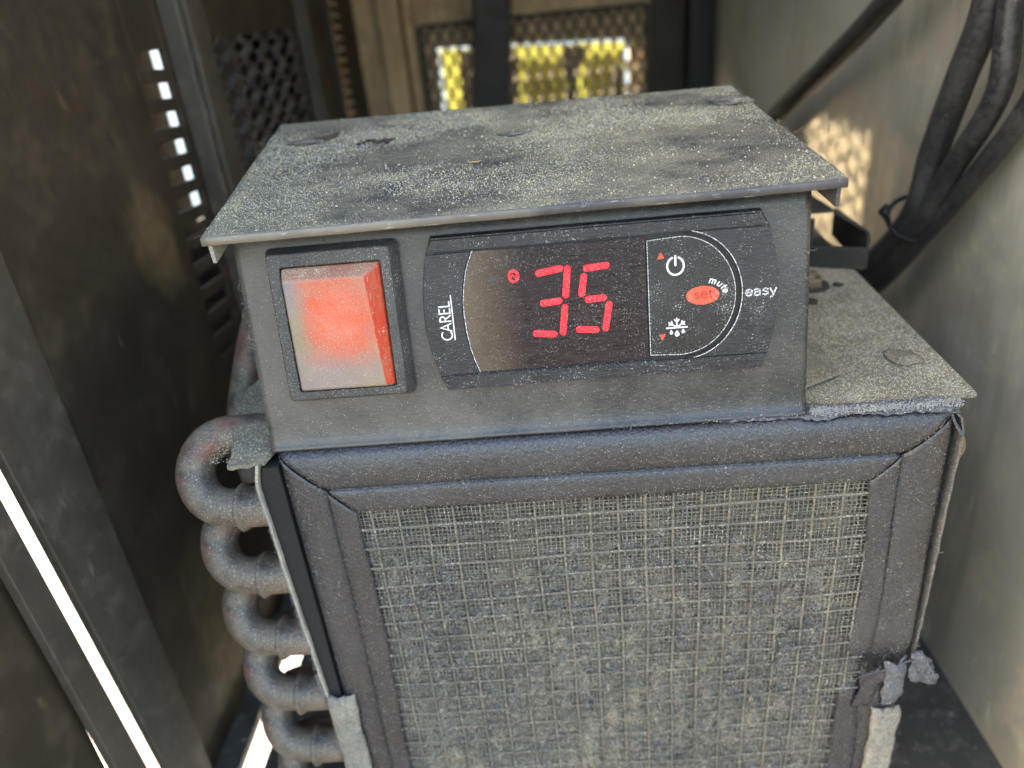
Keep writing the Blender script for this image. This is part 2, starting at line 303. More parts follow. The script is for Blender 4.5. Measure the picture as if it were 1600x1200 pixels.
# dust grains scattered as real little lumps
OCT_V = np.array([(1,0,0),(-1,0,0),(0,1,0),(0,-1,0),(0,0,1),(0,0,-1)], dtype=np.float32)
OCT_F = np.array([(0,2,4),(2,1,4),(1,3,4),(3,0,4),(2,0,5),(1,2,5),(3,1,5),(0,3,5)])
def grains(name, P, size, mat, parent, lab=None):
    P = np.asarray(P, dtype=np.float32); n = len(P)
    s = np.random.uniform(size[0], size[1], (n, 1, 1))*np.random.uniform(0.6, 1.3, (n, 1, 3))
    V = (OCT_V[None]*s + P[:, None]).reshape(-1, 3); F = (OCT_F[None]+6*np.arange(n)[:, None, None]).reshape(-1, 3)
    o = fastmesh(name, V, F, mat, parent, kind='stuff'); return o
def fibres(name, P, nrm, length, w, mat, parent, curl=1.0, lift=0.03, local=False):
    """short curly hairs lying on a surface: P Nx3 roots, nrm outward normal"""
    P = np.asarray(P, dtype=np.float32); n = len(P); nrm = np.array(nrm, dtype=np.float32); nrm /= np.linalg.norm(nrm)
    t1 = np.cross(nrm, (0.3, 0.1, 0.9)); t1 /= np.linalg.norm(t1); t2 = np.cross(nrm, t1)
    a = np.random.uniform(0, 2*np.pi, n); k = np.random.normal(0, curl, n); L = np.random.uniform(length[0], length[1], n)
    h = np.random.uniform(0.2, 1, n)*lift; m = 5; pts = [P+nrm*0.002]
    for i in range(m-1):
        a = a+k; d = np.cos(a)[:, None]*t1+np.sin(a)[:, None]*t2
        pts.append(pts[-1]+d*(L/(m-1))[:, None]+nrm*(h*math.cos(math.pi*(i+0.5)/(m-1))/1.3)[:, None])
    pts = np.stack(pts, 1); d = np.gradient(pts, axis=1); side = np.cross(d, nrm); side /= (np.linalg.norm(side, axis=2, keepdims=True)+1e-9)
    up = np.broadcast_to(nrm, side.shape)*0.8
    V = np.stack([pts+side*w, pts-side*w, pts+up*w*1.2], 2).reshape(-1, 3)         # three verts per ring
    F = []
    for i in range(m-1):
        for q in range(3):
            F.append((3*i+q, 3*i+(q+1) % 3, 3*i+3+(q+1) % 3, 3*i+3+q))
    F = np.array(F); F = (F[None]+3*m*np.arange(n)[:, None, None]).reshape(-1, 4)
    return fastmesh(name, V, F, mat, parent, kind='stuff')
def nz(x, y, z, s=1.0): return noise.noise(Vector((x*s, y*s, z*s)))
# ---------------------------------------------------------------- the place: cabinet shell round the unit
def panel_yz(g, x0, x1, y0, y1, z0, z1): g.box(x0, x1, y0, y1, z0, z1)
g = G(); g.box(-4000, 4000, -3000, 9000, -75.5, -74.5); tag(g.make('ground', M['asphalt']), kind='structure')
g = G(); g.box(-900, 40, -2, 900, -74.5, -74); tag(g.make('concrete_pavement', M['ground']), kind='structure')
ZT = 24; ZF = -20
g = G(); g.box(-13.95, 14, -3, 55, ZF-0.4, ZF); g.box(-16, -15.0, -3, 55, ZF-0.4, ZF); g.box(-15.0, -13.95, 14, 55, ZF-0.4, ZF)
tag(g.make('cabinet_floor', M['floor']), kind='structure')
g = G(); g.box(-19, 14, 13, 55, ZT, ZT+0.4); tag(g.make('cabinet_ceiling', M['soot']), kind='structure')
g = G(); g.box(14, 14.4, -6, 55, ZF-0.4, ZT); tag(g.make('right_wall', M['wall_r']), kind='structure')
# left wall sheet with a column of slots (y 14.2..16.4), an opening for the expanded metal and one for the louvre
g = G(); x0, x1 = -16.25, -16
g.box(x0, x1, 2.7, 13.9, ZF-0.4, ZT); g.box(x0, x1, 16.6, 20.5, ZF-0.4, ZT)
g.box(x0, x1, 13.9, 16.6, 6.0, ZT); g.box(x0, x1, 13.9, 16.6, ZF-0.4, -14.8)
z = 6.0
while z > -14.6:
    zz = z-1.1; g.slab([(x0, 13.9, zz), (x0, 16.6, zz-0.15), (x0, 16.6, zz+0.36), (x0, 13.9, zz+0.54)], (x1-x0, 0, 0)); z -= 1.1
g.box(x0, x1, 20.5, 35.5, 6.2, ZT); g.box(x0, x1, 20.5, 35.5, ZF-0.4, -16); g.box(x0, x1, 35.5, 44, ZF-0.4, ZT)
g.box(x0, x1, 44, 48, 14, ZT); g.box(x0, x1, 44, 48, ZF-0.4, -16); g.box(x0, x1, 48, 55, ZF-0.4, ZT)
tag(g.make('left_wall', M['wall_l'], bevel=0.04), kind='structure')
g = G(); x0, x1 = -19.4, -19                                                   # outer skin of the body, open where daylight comes in
g.box(x0, x1, 5.6, 21.8, ZF-0.4, ZT); g.box(x0, x1, 21.8, 33, 9, ZT); g.box(x0, x1, 21.8, 24.3, ZF-0.4, -2.2); g.box(x0, x1, 24.3, 33, ZF-0.4, -3.2); g.box(x0, x1, 33, 55, ZF-0.4, ZT); g.box(x0, x1, -8, 1.6, ZF-0.4, ZT)
tag(g.make('outer_skin', M['soot']), kind='structure')
g = G(); g.box(-19, -16.25, 54.6, 55, ZF, ZT); g.prism([(-16, ZF), (-9.9, ZF), (-9.3, 3.55), (-9.3, ZT), (-16, ZT)], 54.6, 55); g.prism([(7.25, ZF), (14, ZF), (14, ZT), (7.2, ZT), (7.2, 2.85)], 54.6, 55); g.prism([(-9.3, 3.55), (7.2, 2.85), (7.2, ZT), (-9.3, ZT)], 54.6, 55); g.box(-9.9, 7.25, 54.6, 55, ZF, -9)
tag(g.make('back_wall', M['rust']), kind='structure')

r = root('sun_dimmer', (-19.2, 26, -3.2), 'fine square mesh screen added over the daylight opening to dim the sun', 'screen')
g = G(); y = 24.3
while y < 33: g.box(-19.3, -19.2, y, y+0.18, -3.2, 9); y += 0.30
z = -3.2
while z < 9: g.box(-19.33, -19.3, 24.3, 33, z, z+0.18); z += 0.30
g.make('dimmer_mesh', M['soot'], r)  # unseen screen added to dim the sun patch indoors
r = root('sun_baffle', (-17.5, 22.7, -20), 'added upright plate inside the left wall, out of sight, stopping a strip of direct sun', 'baffle')
g = G(); g.box(-17.75, -17.45, 21.2, 24.3, ZF, ZT); g.make('baffle_body', M['soot'], r, bevel=0.05)  # added plate, out of sight, only there to stop a strip of direct sun
# steel angle posts of the left side
r = root('corner_post', (-15.9, 1.5, -20), 'wide grey steel post left of the unit with a bright gap along it', 'post')
g = G(); g.slab([(-15.9, 0.85, ZF), (-15.9, 2.75, ZF), (-15.9, 2.75, 14), (-15.9, -1.1, 14)], (0.3, 0, 0)); g.make('post_face', M['post'], r, bevel=0.05)
g = G(); g.slab([(-16.3, 2.72, ZF), (-15.9, 2.72, ZF), (-15.9, 2.72, 14), (-16.3, 2.72, 14)], (0, 0.2, 0)); g.make('post_return', M['post'], r, bevel=0.03)
r = root('front_jamb', (-15.9, -1, -20), 'narrow grey steel strip on the near side of the bright gap', 'door jamb')
g = G(); g.slab([(-15.9, -1.0, ZF), (-15.9, 0.16, ZF), (-15.9, -1.78, 14), (-15.9, -2.4, 14)], (0.3, 0, 0)); g.make('jamb_face', M['post'], r, bevel=0.05)
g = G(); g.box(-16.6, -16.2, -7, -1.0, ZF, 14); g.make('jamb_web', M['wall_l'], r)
def post(name, lab, x, y0, y1, mat, z1=ZT, d=0.9):
    r = root(name, (x, (y0+y1)/2, ZF), lab, 'post', 'steel posts along the left wall')
    g = G(); g.box(x, x+d, y0, y1, ZF, z1); g.make('post_body', mat, r, bevel=0.12)
    g = G(); g.box(x+d, x+d+0.25, y0+0.3, y0+1.0, ZF, z1); g.make('post_rib', mat, r, bevel=0.05)
    return r
post('wall_post', 'brown steel post between the slotted strip and the black expanded metal', -16, 16.9, 19.7, M['post'])
post('wall_post', 'narrow steel post behind the black expanded metal on the left', -16, 36.4, 38.8, M['post'], d=0.5)
r = root('louvre_strip', (-15.8, 46, ZF), 'dark comb-like louvre strip at the far left corner', 'louvre')
g = G(); g.box(-16, -15.7, 44, 44.6, -16, 14); g.box(-16, -15.7, 47.4, 48.2, -16, 14); g.make('louvre_frame', M['soot'], r)
base = None
z = 13.2; gg = []
while z > -15:
    V = G(); V.slab([(-16.2, 44.6, z), (-15.6, 44.6, z-0.28), (-15.6, 47.4, z-0.28), (-16.2, 47.4, z)], (0, 0, 0.14))
    if base is None: base = V.make('louvre_blade', M['rust'], r); zb = z
    else:
        c = base.copy(); link(c); c.location.z += z-zb
    z -= 0.78

def expanded(name, O, U, Vv, nu, nv, pu, pv, w, th, mat, parent):
    """expanded metal: rows of zigzag strands, twisted flat strips"""
    O, U, Vv = Vector(O), Vector(U), Vector(Vv); Nn = U.cross(Vv).normalized(); g = G()
    for j in range(nv+1):
        for sgn in (1, -1):
            for i in range(nu*2):
                a = i*pu/2; b = (i+1)*pu/2
                ha = (pv/2 if i % 2 else 0)*sgn; hb = (pv/2 if (i+1) % 2 else 0)*sgn
                if not (0 <= j*pv+ha <= nv*pv and 0 <= j*pv+hb <= nv*pv): continue
                A = O+U*a+Vv*(j*pv+ha); B = O+U*b+Vv*(j*pv+hb)
                d = (B-A).normalized(); s_ = d.cross(Nn); k = (s_*0.75+Nn*0.6*sgn).normalized()*w/2; t = d.cross(k).normalized()*th/2
                g.add([A-k-t, A+k-t, A+k+t, A-k+t, B-k-t, B+k-t, B+k+t, B-k+t], [(0,1,5,4),(1,2,6,5),(2,3,7,6),(3,0,4,7)])
    return g.make(name, mat, parent)
r = root('expanded_metal_grille', (-16.1, 28.5, -16), 'black expanded metal grille in the left wall', 'grille')
expanded('mesh_sheet', (-16.1, 20.2, -16.2), (0, 1, 0), (0, 0, 1), 6, 20, 2.8, 1.12, 0.34, 0.1, M['meshdark'], r)
r = root('window_grille', (-1, 54.3, -9), 'dark expanded metal grille over the bright window in the back wall', 'grille')
expanded('mesh_sheet', (-10.5, 54.3, -9.5), (1, 0, 0), (0, 0, 1), 18, 8, 1.06, 1.85, 0.26, 0.08, M['meshwin'], r)
g = G(); g.box(-10.8, -10.4, 54.2, 54.5, -9.8, 5.4); g.box(8.6, 9.0, 54.2, 54.5, -9.8, 5.4); g.box(-10.4, 8.6, 54.2, 54.5, 5.2, 5.5); g.make('mesh_frame', M['soot'], r)
# dark outdoor panels and yellow boards beyond the window; daylight shows round their rim
r = root('outside_board', (-1, 57, -74), 'dark boards outside the back window with daylight round their rim', 'board')
for pts in ([(-7.75, -74), (-7.75, -1.6), (-7.6, 3.05), (-2.45, 2.75), (-2.35, 1.2), (-2.5, 0.3), (-2.45, -1.7), (-2.5, -74)],
            [(1.75, -74), (1.7, -1.6), (1.95, -0.7), (1.6, 0.3), (1.55, 1.2), (1.7, 2.6), (3.75, 2.5), (3.3, 1.0), (3.0, 0.2), (2.6, -0.7), (2.45, -1.7), (2.5, -74)],
            [(5.8, -74), (5.75, -1.5), (6.1, -0.5), (6.3, 0.5), (6.85, 0.6), (6.85, -74)]):
    g = G(); g.prism(pts, 56.8, 57.2); g.make('board', M['soot'], r)
r = root('yellow_board', (0, 68, -74), 'yellow painted board seen through the grille in the back window', 'board')
for u0, u1 in ((-9.15, -3.0), (-2.98, 2.9), (2.92, 6.95)):                    # boards turned a little towards the sun
    g = G(); k = 73.5/81.0
    a, b = Vector((u0/k-0.1, 65.2, 0)), Vector((u1/k-0.15, 61.0, 0)); za = 3.0-0.055*(u0+9); zb = 3.0-0.045*(u1+9)-0.05
    g.slab([a+Vector((0,0,-74)), b+Vector((0,0,-74)), b+Vector((0,0,zb)), a+Vector((0,0,za))], (0.1, 0.35, 0)); g.make('board', M['yellow'], r)
r = root('reflector_wall', (0, 300, -74), 'pale wall added far outside, angled to the sun to brighten the window rim', 'wall')
g = G(); g.slab([(-330, 180, -74), (260, 520, -74), (260, 520, 60), (-330, 180, 60)], (2, -5, 0)); g.make('reflector_face', M['reflector_white'], r)  # added reflector, turned to catch the sun so the window rim shows bright
# dark stanchions in front of the back wall
r = root('dark_stanchion', (-2.7, 48, ZF), 'black upright in front of the back window', 'post', 'dark uprights at the back')
g = G(); g.slab([(-8.4, 48, ZF), (-5.3, 48, ZF), (-0.6, 48, ZT), (-3.4, 48, ZT)], (0, 1.2, 0)); g.make('stanchion_body', M['soot'], r, bevel=0.2)
r = root('dark_stanchion', (12.6, 52, ZF), 'dark upright in the right rear corner', 'post', 'dark uprights at the back')
g = G(); g.box(11.9, 13.9, 52, 54.5, ZF, ZT); g.make('stanchion_body', M['soot'], r, bevel=0.2)
r = root('rear_brace', (7, 54, ZF), 'dark brown panel right of the back window', 'panel')
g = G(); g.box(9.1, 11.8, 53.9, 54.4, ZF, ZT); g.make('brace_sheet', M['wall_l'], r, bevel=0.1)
r = root('rusty_strut', (-12, 53, ZF), 'rusty brown upright left of the back window', 'strut')
for a, b, d in ((-13.6, -11.9, 0.8), (-11.6, -10.9, 0.4)):
    g = G(); g.box(a, b, 53.5-d, 53.9, ZF, ZT); g.make('strut_flange', M['rust'], r, bevel=0.1)
# ---------------------------------------------------------------- control box
cb = root('control_box', (-1.8, 4, -3), 'dusty black metal control box with a wide lid on top of the unit', 'control box')
LT = R(6.5); lc = [Vector((-8.6, -0.60, 2.43)), Vector((5.24, -0.42, 2.46)), Vector((4.88, 8.5, 3.47)), Vector((-9.45, 9.1, 3.53))]
def lidpt(s, t, h=0.0):
    p = (lc[0]*(1-s)+lc[1]*s)*(1-t) + (lc[3]*(1-s)+lc[2]*s)*t
    return p+Vector((0, -math.sin(LT), math.cos(LT)))*(h + 0.035*nz(s*3, t*3, 2.0) + 0.012*nz(s*11, t*9, 5))
nx, ny = 120, 80; V = []; F = []
for j in range(ny+1):
    for i in range(nx+1):
        s_, t_ = i/nx, j/ny
        h = 0
        if j == 0: h = -0.02
        V.append(lidpt(s_, t_, h))
for j in range(ny):
    for i in range(nx): a = j*(nx+1)+i; F.append((a, a+1, a+nx+2, a+nx+1))
lid = mesh('lid', V, F, M['lid'], cb, smooth=True); sm = lid.modifiers.new('thick', 'SOLIDIFY'); sm.thickness = 0.05; sm.offset = -1
# rolled front edge, side flanges
g = G(); n = 60
prof = [(0.0, -0.005), (-0.035, -0.03), (-0.045, -0.08), (-0.04, -0.19), (0.02, -0.2), (0.03, -0.06)]
V = []; F = []
for i in range(n+1):
    b = lidpt(i/n, 0)
    for (dy, dz) in prof: V.append(b+Vector((0, dy, dz+0.006*nz(i*0.3, dz*9, 1))))
m = len(prof)
for i in range(n):
    for k in range(m): F.append((i*m+k, (i+1)*m+k, (i+1)*m+(k+1) % m, i*m+(k+1) % m))
F += [tuple(range(m)), tuple(range(n*m, n*m+m))]
mesh('lid_front_edge', V, F, M['edge'], cb, smooth=True)
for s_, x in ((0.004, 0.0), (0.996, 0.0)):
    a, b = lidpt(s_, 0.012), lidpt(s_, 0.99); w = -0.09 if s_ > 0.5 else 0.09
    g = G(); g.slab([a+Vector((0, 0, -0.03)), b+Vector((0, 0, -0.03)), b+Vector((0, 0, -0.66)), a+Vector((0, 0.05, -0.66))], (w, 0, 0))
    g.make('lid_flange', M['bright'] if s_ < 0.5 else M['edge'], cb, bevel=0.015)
# front panel with rolled foot
us = [-8.34+13.12*i/80 for i in range(81)]
pr = [(2.25, 0.0)] + [(1.8-0.3*k, 0.0) for k in range(15)] + [(-2.62, 0.0), (-2.85, 0.015), (-2.98, 0.04), (-3.05, 0.08), (-3.09, 0.13)]
V = [pn(u if not (k == len(pr)-1) else u, t, h+0.006*nz(u*0.7, t*0.7, 0)) for k, (t, h) in enumerate(pr) for u in us]
m = len(us); F = [(k*m+i, k*m+i+1, (k+1)*m+i+1, (k+1)*m+i) for k in range(len(pr)-1) for i in range(m-1)]
fp = mesh('front_panel', V, F, M['panel'], cb, smooth=True); sm = fp.modifiers.new('thick', 'SOLIDIFY'); sm.thickness = 0.1; sm.offset = 1
for u0, u1 in ((-8.33, -8.23), (4.66, 4.77)):
    g = G(); g.slab([pn(u0, 2.2, -0.12), pn(u0, -2.9, -0.12), Vector((u0, 8.0, -2.85)), Vector((u0, 8.0, 3.2))], (u1-u0, 0, 0)); g.make('side_panel', M['panel'], cb)
g = G(); g.box(-8.2, 4.65, 7.9, 8.0, -2.9, 3.1); g.make('rear_panel', M['dark'], cb)
g = G(); g.slab([(4.77, 0.35, -3.0), (5.75, 0.85, -2.99), (6.15, 1.1, -2.99), (6.22, 1.45, -2.98), (6.2, 7.6, -2.78), (4.77, 7.6, -2.78)], (0, 0, 0.09)); g.make('foot_flange', M['shelf'], cb, bevel=0.03)
# dust on the lid: real grains, denser in drifts
P = []
while len(P) < 30000:
    s_, t_ = random.random(), random.random()**0.8
    d = 0.45+1.9*noise.noise(Vector((s_*4, t_*3.4, 3.1)))+0.5*noise.noise(Vector((s_*22, t_*14, 9)))
    if random.random() < d: P.append(lidpt(s_, t_, 0.004))
grains('lid_dust', P, (0.006, 0.0145), M['grain'], cb)
P = [lidpt(random.random(), random.random(), 0.006) for _ in range(420)]
grains('lid_grit', P, (0.015, 0.03), M['grain'], cb)
P = [lidpt(random.random(), random.random(), 0.003) for _ in range(160)] + [lidpt(random.random(), 0, -0.005) for _ in range(60)] + [lidpt(1, random.random(), 0) for _ in range(60)]
fibres('lid_lint', P, (0, -0.1, 1), (0.08, 0.3), 0.0028, M['fibre'], cb, 0.8, 0.07)
P = [pn(random.uniform(-8.3, 4.7), random.uniform(-2.9, 1.9), 0.102) for _ in range(1700)]
grains('panel_dust', P, (0.004, 0.011), M['grain'], cb)
P = [pn(random.uniform(-8.3, 4.7), random.uniform(-2.8, 1.9), 0.102) for _ in range(60)] + [pn(random.choice((-8.33, 4.75)), random.uniform(-2.8, 1.9), 0.06) for _ in range(40)]
fibres('panel_lint', P, pn(0, 0, 1)-pn(0, 0, 0), (0.06, 0.22), 0.0026, M['fibre'], cb, 0.9, 0.05)
def crust(c, rx, ry, n, mat, label, seed):
    random.seed(seed); bm = bmesh.new()
    for _ in range(n):
        a = random.uniform(0, 6.28); q = random.random()**0.7; k = random.uniform(0.02, 0.075)
        res = bmesh.ops.create_icosphere(bm, subdivisions=1, radius=k)
        o_ = Vector((rx*q*math.cos(a), ry*q*math.sin(a), random.uniform(0, k*0.7)))
        for v in res['verts']: v.co = Vector((v.co.x*random.uniform(0.7, 1.6), v.co.y*random.uniform(0.7, 1.6), v.co.z*0.7))+o_
    me = bpy.data.meshes.new('dirt_clump'); bm.to_mesh(me); bm.free(); me.materials.append(mat)
    o = link(bpy.data.objects.new('dirt_clump', me)); o.location = c; return tag(o, label, 'dirt clump', 'dirt lumps on the metal tops')
def clump(name, c, r, flat, mat, label, cat, seed, n=3):
    bm = bmesh.new(); bmesh.ops.create_icosphere(bm, subdivisions=n, radius=1)
    for v in bm.verts:
        k = 1+0.45*noise.noise(v.co*1.7+Vector((seed, 0, 0)))+0.2*noise.noise(v.co*5+Vector((seed, 3, 0)))
        v.co = Vector((v.co.x*r[0]*k, v.co.y*r[1]*k, v.co.z*flat*k))
    me = bpy.data.meshes.new(name); bm.to_mesh(me); bm.free(); me.shade_smooth(); me.materials.append(mat)
    o = link(bpy.data.objects.new(name, me)); o.location = c
    return tag(o, label, cat, 'dirt lumps on the metal tops' if cat == 'dirt clump' else None)
clump('dirt_clump', (4.43, 6.63, 3.27), (0.62, 0.55), 0.13, M['soil'], 'flat dark dirt lump near the right rear corner of the lid', 'dirt clump', 1)
clump('dirt_clump', (-7.9, 6.6, 3.26), (0.60, 0.50), 0.04, M['soil'], 'wide dark dirt patch near the left rear corner of the lid', 'dirt clump', 4)
crust((-7.40, 6.75, 3.29), 0.34, 0.42, 46, M['soil2'], 'small black crumbly lump on the left rear dirt patch', 6)
crust((-5.75, 5.75, 3.17), 0.55, 0.42, 30, M['soil2'], 'scattered brown crumbs at the rear left middle of the lid', 7)
clump('dirt_clump', (-1.85, 5.5, 3.12), (0.5, 0.4), 0.03, M['soil'], 'faint dark smudge of dirt at the rear middle of the lid', 'dirt clump', 8)
clump('leaf_flake', (-2.8, 2.95, 2.87), (0.17, 0.10), 0.03, M['crumb'], 'tiny tan flake of plant litter lying mid lid', 'flake', 9, 2)

# ---------------------------------------------------------------- rocker switch, coordinates on the panel: x along, z up, -y out
sw = root('rocker_switch', (0, 0, 0), 'square rocker switch with dirty red lit cover left of the display', 'switch', rot=RP)
sb = -0.10
def ring_prism(g, outer, inner, y0, y1, outer1=None):
    n = len(outer); o1 = outer1 or outer
    V = [(x, y1, z) for x, z in o1]+[(x, y0, z) for x, z in outer]+[(x, y0, z) for x, z in inner]+[(x, y1, z) for x, z in inner]
    F = []
    for i in range(n):
        j = (i+1) % n
        F += [(i, j, n+j, n+i), (n+i, n+j, 2*n+j, 2*n+i), (2*n+i, 2*n+j, 3*n+j, 3*n+i), (3*n+i, 3*n+j, j, i)]
    g.add(V, F)
def rrect(x0, x1, z0, z1, r, n=5):
    out = []
    for cx, cz, a in ((x1-r, z1-r, 0), (x0+r, z1-r, 90), (x0+r, z0+r, 180), (x1-r, z0+r, 270)):
        out += arc(cx, cz, r, r, a, a+90, n)
    return out
g = G(); ring_prism(g, rrect(-7.47, -4.66, -1.73, 1.73, 0.10), rrect(-7.2, -4.88, -1.53, 1.42, 0.05), -0.47, sb, rrect(-7.60, -4.50, -1.86, 1.86, 0.16))
g.make('bezel', M['plastic'], sw, local=True, bevel=0.035, segs=3)
g = G(); base = [(-7.18, -1.52), (-4.90, -1.52), (-4.90, 1.40), (-7.18, 1.40)]; top = [(-7.13, -1.47), (-5.10, -1.49), (-5.26, 1.12), (-7.13, 1.14)]
V = [(x, -0.20, z) for x, z in base]+[(x, -0.40, z) for x, z in base]+[(top[0][0], -0.56, top[0][1]), (top[1][0], -0.58, top[1][1]), (top[2][0], -0.66, top[2][1]), (top[3][0], -0.66, top[3][1])]
F = [(0, 1, 5, 4), (1, 2, 6, 5), (2, 3, 7, 6), (3, 0, 4, 7), (4, 5, 9, 8), (5, 6, 10, 9), (6, 7, 11, 10), (7, 4, 8, 11), (8, 9, 10, 11)]
rk = mesh('rocker', V, F, M['rocker'], sw, local=True, bevel=0.06, segs=4)
rk.data.materials.append(M['rockerside']); rk.data.materials.append(M['rockertop'])
for f in rk.data.polygons:
    nn = f.normal; c = f.center
    if c.y < -0.41:
        if c.x > -5.15: f.material_index = 1
        elif c.z > 1.13: f.material_index = 2
P = [(random.uniform(-7.5, -4.7), random.uniform(-1.7, 1.7)) for _ in range(1500)]
grains('switch_dust', [(x, -0.475 if not (-7.2 < x < -4.9 and -1.53 < z < 1.42) else (-0.60-0.035*(z+1.5)), z) for x, z in P if not (-5.3 < x < -4.86)], (0.004, 0.010), M['grain'], sw).matrix_parent_inverse = Matrix.Identity(4)

# ---------------------------------------------------------------- digital controller
ct = root('digital_controller', (0, 0, 0), 'black digital temperature controller showing a red 35 on the front panel', 'controller', rot=RP)
ra = [(3.62, 1.80), (3.80, 1.45), (3.93, 0.92), (4.01, 0.40), (4.03, -0.05), (3.99, -0.55), (3.90, -1.0), (3.78, -1.42), (3.62, -1.80)]
la = [(-3.70, -1.80), (-3.86, -1.42), (-3.98, -0.95), (-4.06, -0.45), (-4.07, 0.05), (-4.04, 0.5), (-3.97, 0.95), (-3.87, 1.4), (-3.72, 1.80)]
out = ra + la
def grow(P, k): return [(x+(k if x > 0 else -k), z+(k if z > 0 else -k)*min(1, abs(z)/1.7)) for x, z in P]
HF = -0.33                                                                    # the front of the controller
g = G(); g.prism(grow(out, 0.02), sb+0.0, -0.12); g.prism(out, -0.27, -0.12, [(x*0.995, z*0.985) for x, z in out])
g.make('housing', M['groove'], ct, local=True)
g = G(); ring_prism(g, [(x*0.996, z*0.99) for x, z in out], [(x*0.965, z*0.90) for x, z in out], -0.28, sb, grow(out, 0.03)); g.make('rim', M['ctrl'], ct, local=True, bevel=0.02)
def clipz(P, a, b): return [p for p in P if a-1e-6 <= p[1] <= b+1e-6]
g = G(); g.prism([(3.80, 1.455), (3.625, 1.79), (-3.715, 1.79), (-3.87, 1.455)], HF+0.02, -0.2, [(3.79, 1.465), (3.60, 1.73), (-3.70, 1.73), (-3.86, 1.465)]); g.make('top_strip', M['ctrl'], ct, local=True, bevel=0.012)
g = G(); g.prism([(-3.85, -1.455), (-3.70, -1.79), (3.63, -1.79), (3.77, -1.455)], HF+0.02, -0.2); g.make('bottom_strip', M['ctrl'], ct, local=True, bevel=0.012)
lens_l = [(-2.80, 1.42), (-2.90, 1.20), (-2.98, 1.0), (-3.06, 0.65), (-3.11, 0.3), (-3.12, 0.0), (-3.10, -0.4), (-3.05, -0.8), (-2.98, -1.1), (-2.88, -1.40)]
g = G(); left = [(-3.84, -1.42), (-3.96, -0.95), (-4.04, -0.45), (-4.05, 0.05), (-4.02, 0.5), (-3.95, 0.95), (-3.86, 1.42)]
g.prism([(x-0.045, z) for x, z in lens_l] + left, HF, -0.2); lc_ = g.make('left_cap', M['ctrl'], ct, local=True, bevel=0.012)
lens_r = [(1.06, -1.40), (1.06, 1.42)]
g = G(); g.prism(lens_l + [(1.055, -1.40), (1.055, 1.42)], -0.315, -0.2); dw = g.make('display_window', M['display'], ct, local=True, bevel=0.01)
g = G(); ribbon(g, [(x-0.012, z) for x, z in lens_l], 0.018, -0.326, -0.3); g.make('lens_rim', M['wornwhite'], dw, local=True)
kd = [(1.085, -1.315), (1.85, -1.35)] + arc(1.80, 0.02, 1.26, 1.37, -88, 88, 26) + [(1.85, 1.385), (1.085, 1.345)]
g = G(); g.prism(kd, -0.325, -0.2); kp = g.make('keypad', M['key'], ct, local=True, bevel=0.01)
g = G(); ribbon(g, [(1.10, 1.33)] + [(1.8, 1.37)] + arc(1.80, 0.02, 1.245, 1.35, 84, -84, 26) + [(1.8, -1.335), (1.10, -1.30), (1.10, 1.33)], 0.014, -0.329, -0.3); g.make('keypad_outline', M['wornwhite'], kp, local=True)
ro = arc(1.86, 0.02, 1.34, 1.47, 80, -80, 28)
g = G(); ribbon(g, ro, 0.016, -0.336, -0.3); g.make('ring_outline', M['wornwhite'], ct, local=True)
rr = [(1.90, 1.435)] + arc(1.86, 0.02, 1.37, 1.425, 84, -84, 28) + [(1.90, -1.42)]
g = G(); g.prism([(3.78, -1.42), (3.89, -1.0), (3.975, -0.55), (4.01, -0.05), (3.99, 0.40), (3.92, 0.92), (3.80, 1.435)] + rr, HF, -0.2); g.make('right_cap', M['ctrl'], ct, local=True, bevel=0.012)
# lit digits and icon
YF = -0.335
def seg(g, a, b, w=0.155):
    a, b = Vector(a), Vector(b); d = (b-a).normalized(); nn = Vector((-d.y, d.x)); k = w*0.35
    pts = [a, a+d*k+nn*w/2, b-d*k+nn*w/2, b, b-d*k-nn*w/2, a+d*k-nn*w/2]
    pts = [a-d*0.01+nn*w*0.16, a+d*k*0.7+nn*w/2, b-d*k*0.7+nn*w/2, b+d*0.01+nn*w*0.16, b+d*0.01-nn*w*0.16, b-d*k*0.7-nn*w/2, a+d*k*0.7-nn*w/2, a-d*0.01-nn*w*0.16]
    g.prism(pts, YF+0.004, -0.31)
g = G()
for a, b in (((-1.42, 0.80), (-0.80, 0.89)), ((-0.69, 0.93), (-0.78, 0.20)), ((-1.36, 0.11), (-0.86, 0.15)), ((-0.80, 0.05), (-0.90, -0.66)), ((-1.58, -0.57), (-1.03, -0.63))): seg(g, a, b)
g.make('digit', M['led'], dw, local=True, bevel=0.01)['label'] = 'red glowing digit 3'
g = G()
for a, b in (((-0.34, 0.83), (0.24, 0.87)), ((-0.33, 0.72), (-0.42, 0.20)), ((-0.34, 0.12), (0.14, 0.14)), ((0.21, 0.04), (0.08, -0.64)), ((-0.58, -0.55), (-0.06, -0.60))): seg(g, a, b)
g.make('digit', M['led'], dw, local=True, bevel=0.01)['label'] = 'red glowing digit 5'
g = G(); ribbon(g, arc(-1.92, 0.79, 0.105, 0.12, 0, 360, 20), 0.06, YF+0.004, -0.31, False); ribbon(g, [(-1.99, 0.77), (-1.94, 0.82), (-1.90, 0.77), (-1.85, 0.81)], 0.03, YF+0.004, -0.31)
g.make('status_icon', M['led'], dw, local=True)
g = G(); g.prism([(-2.51, 0.72), (-2.33, 0.72), (-2.42, 0.90)], -0.324, -0.31); g.make('dim_icon', M['faint'], dw, local=True)
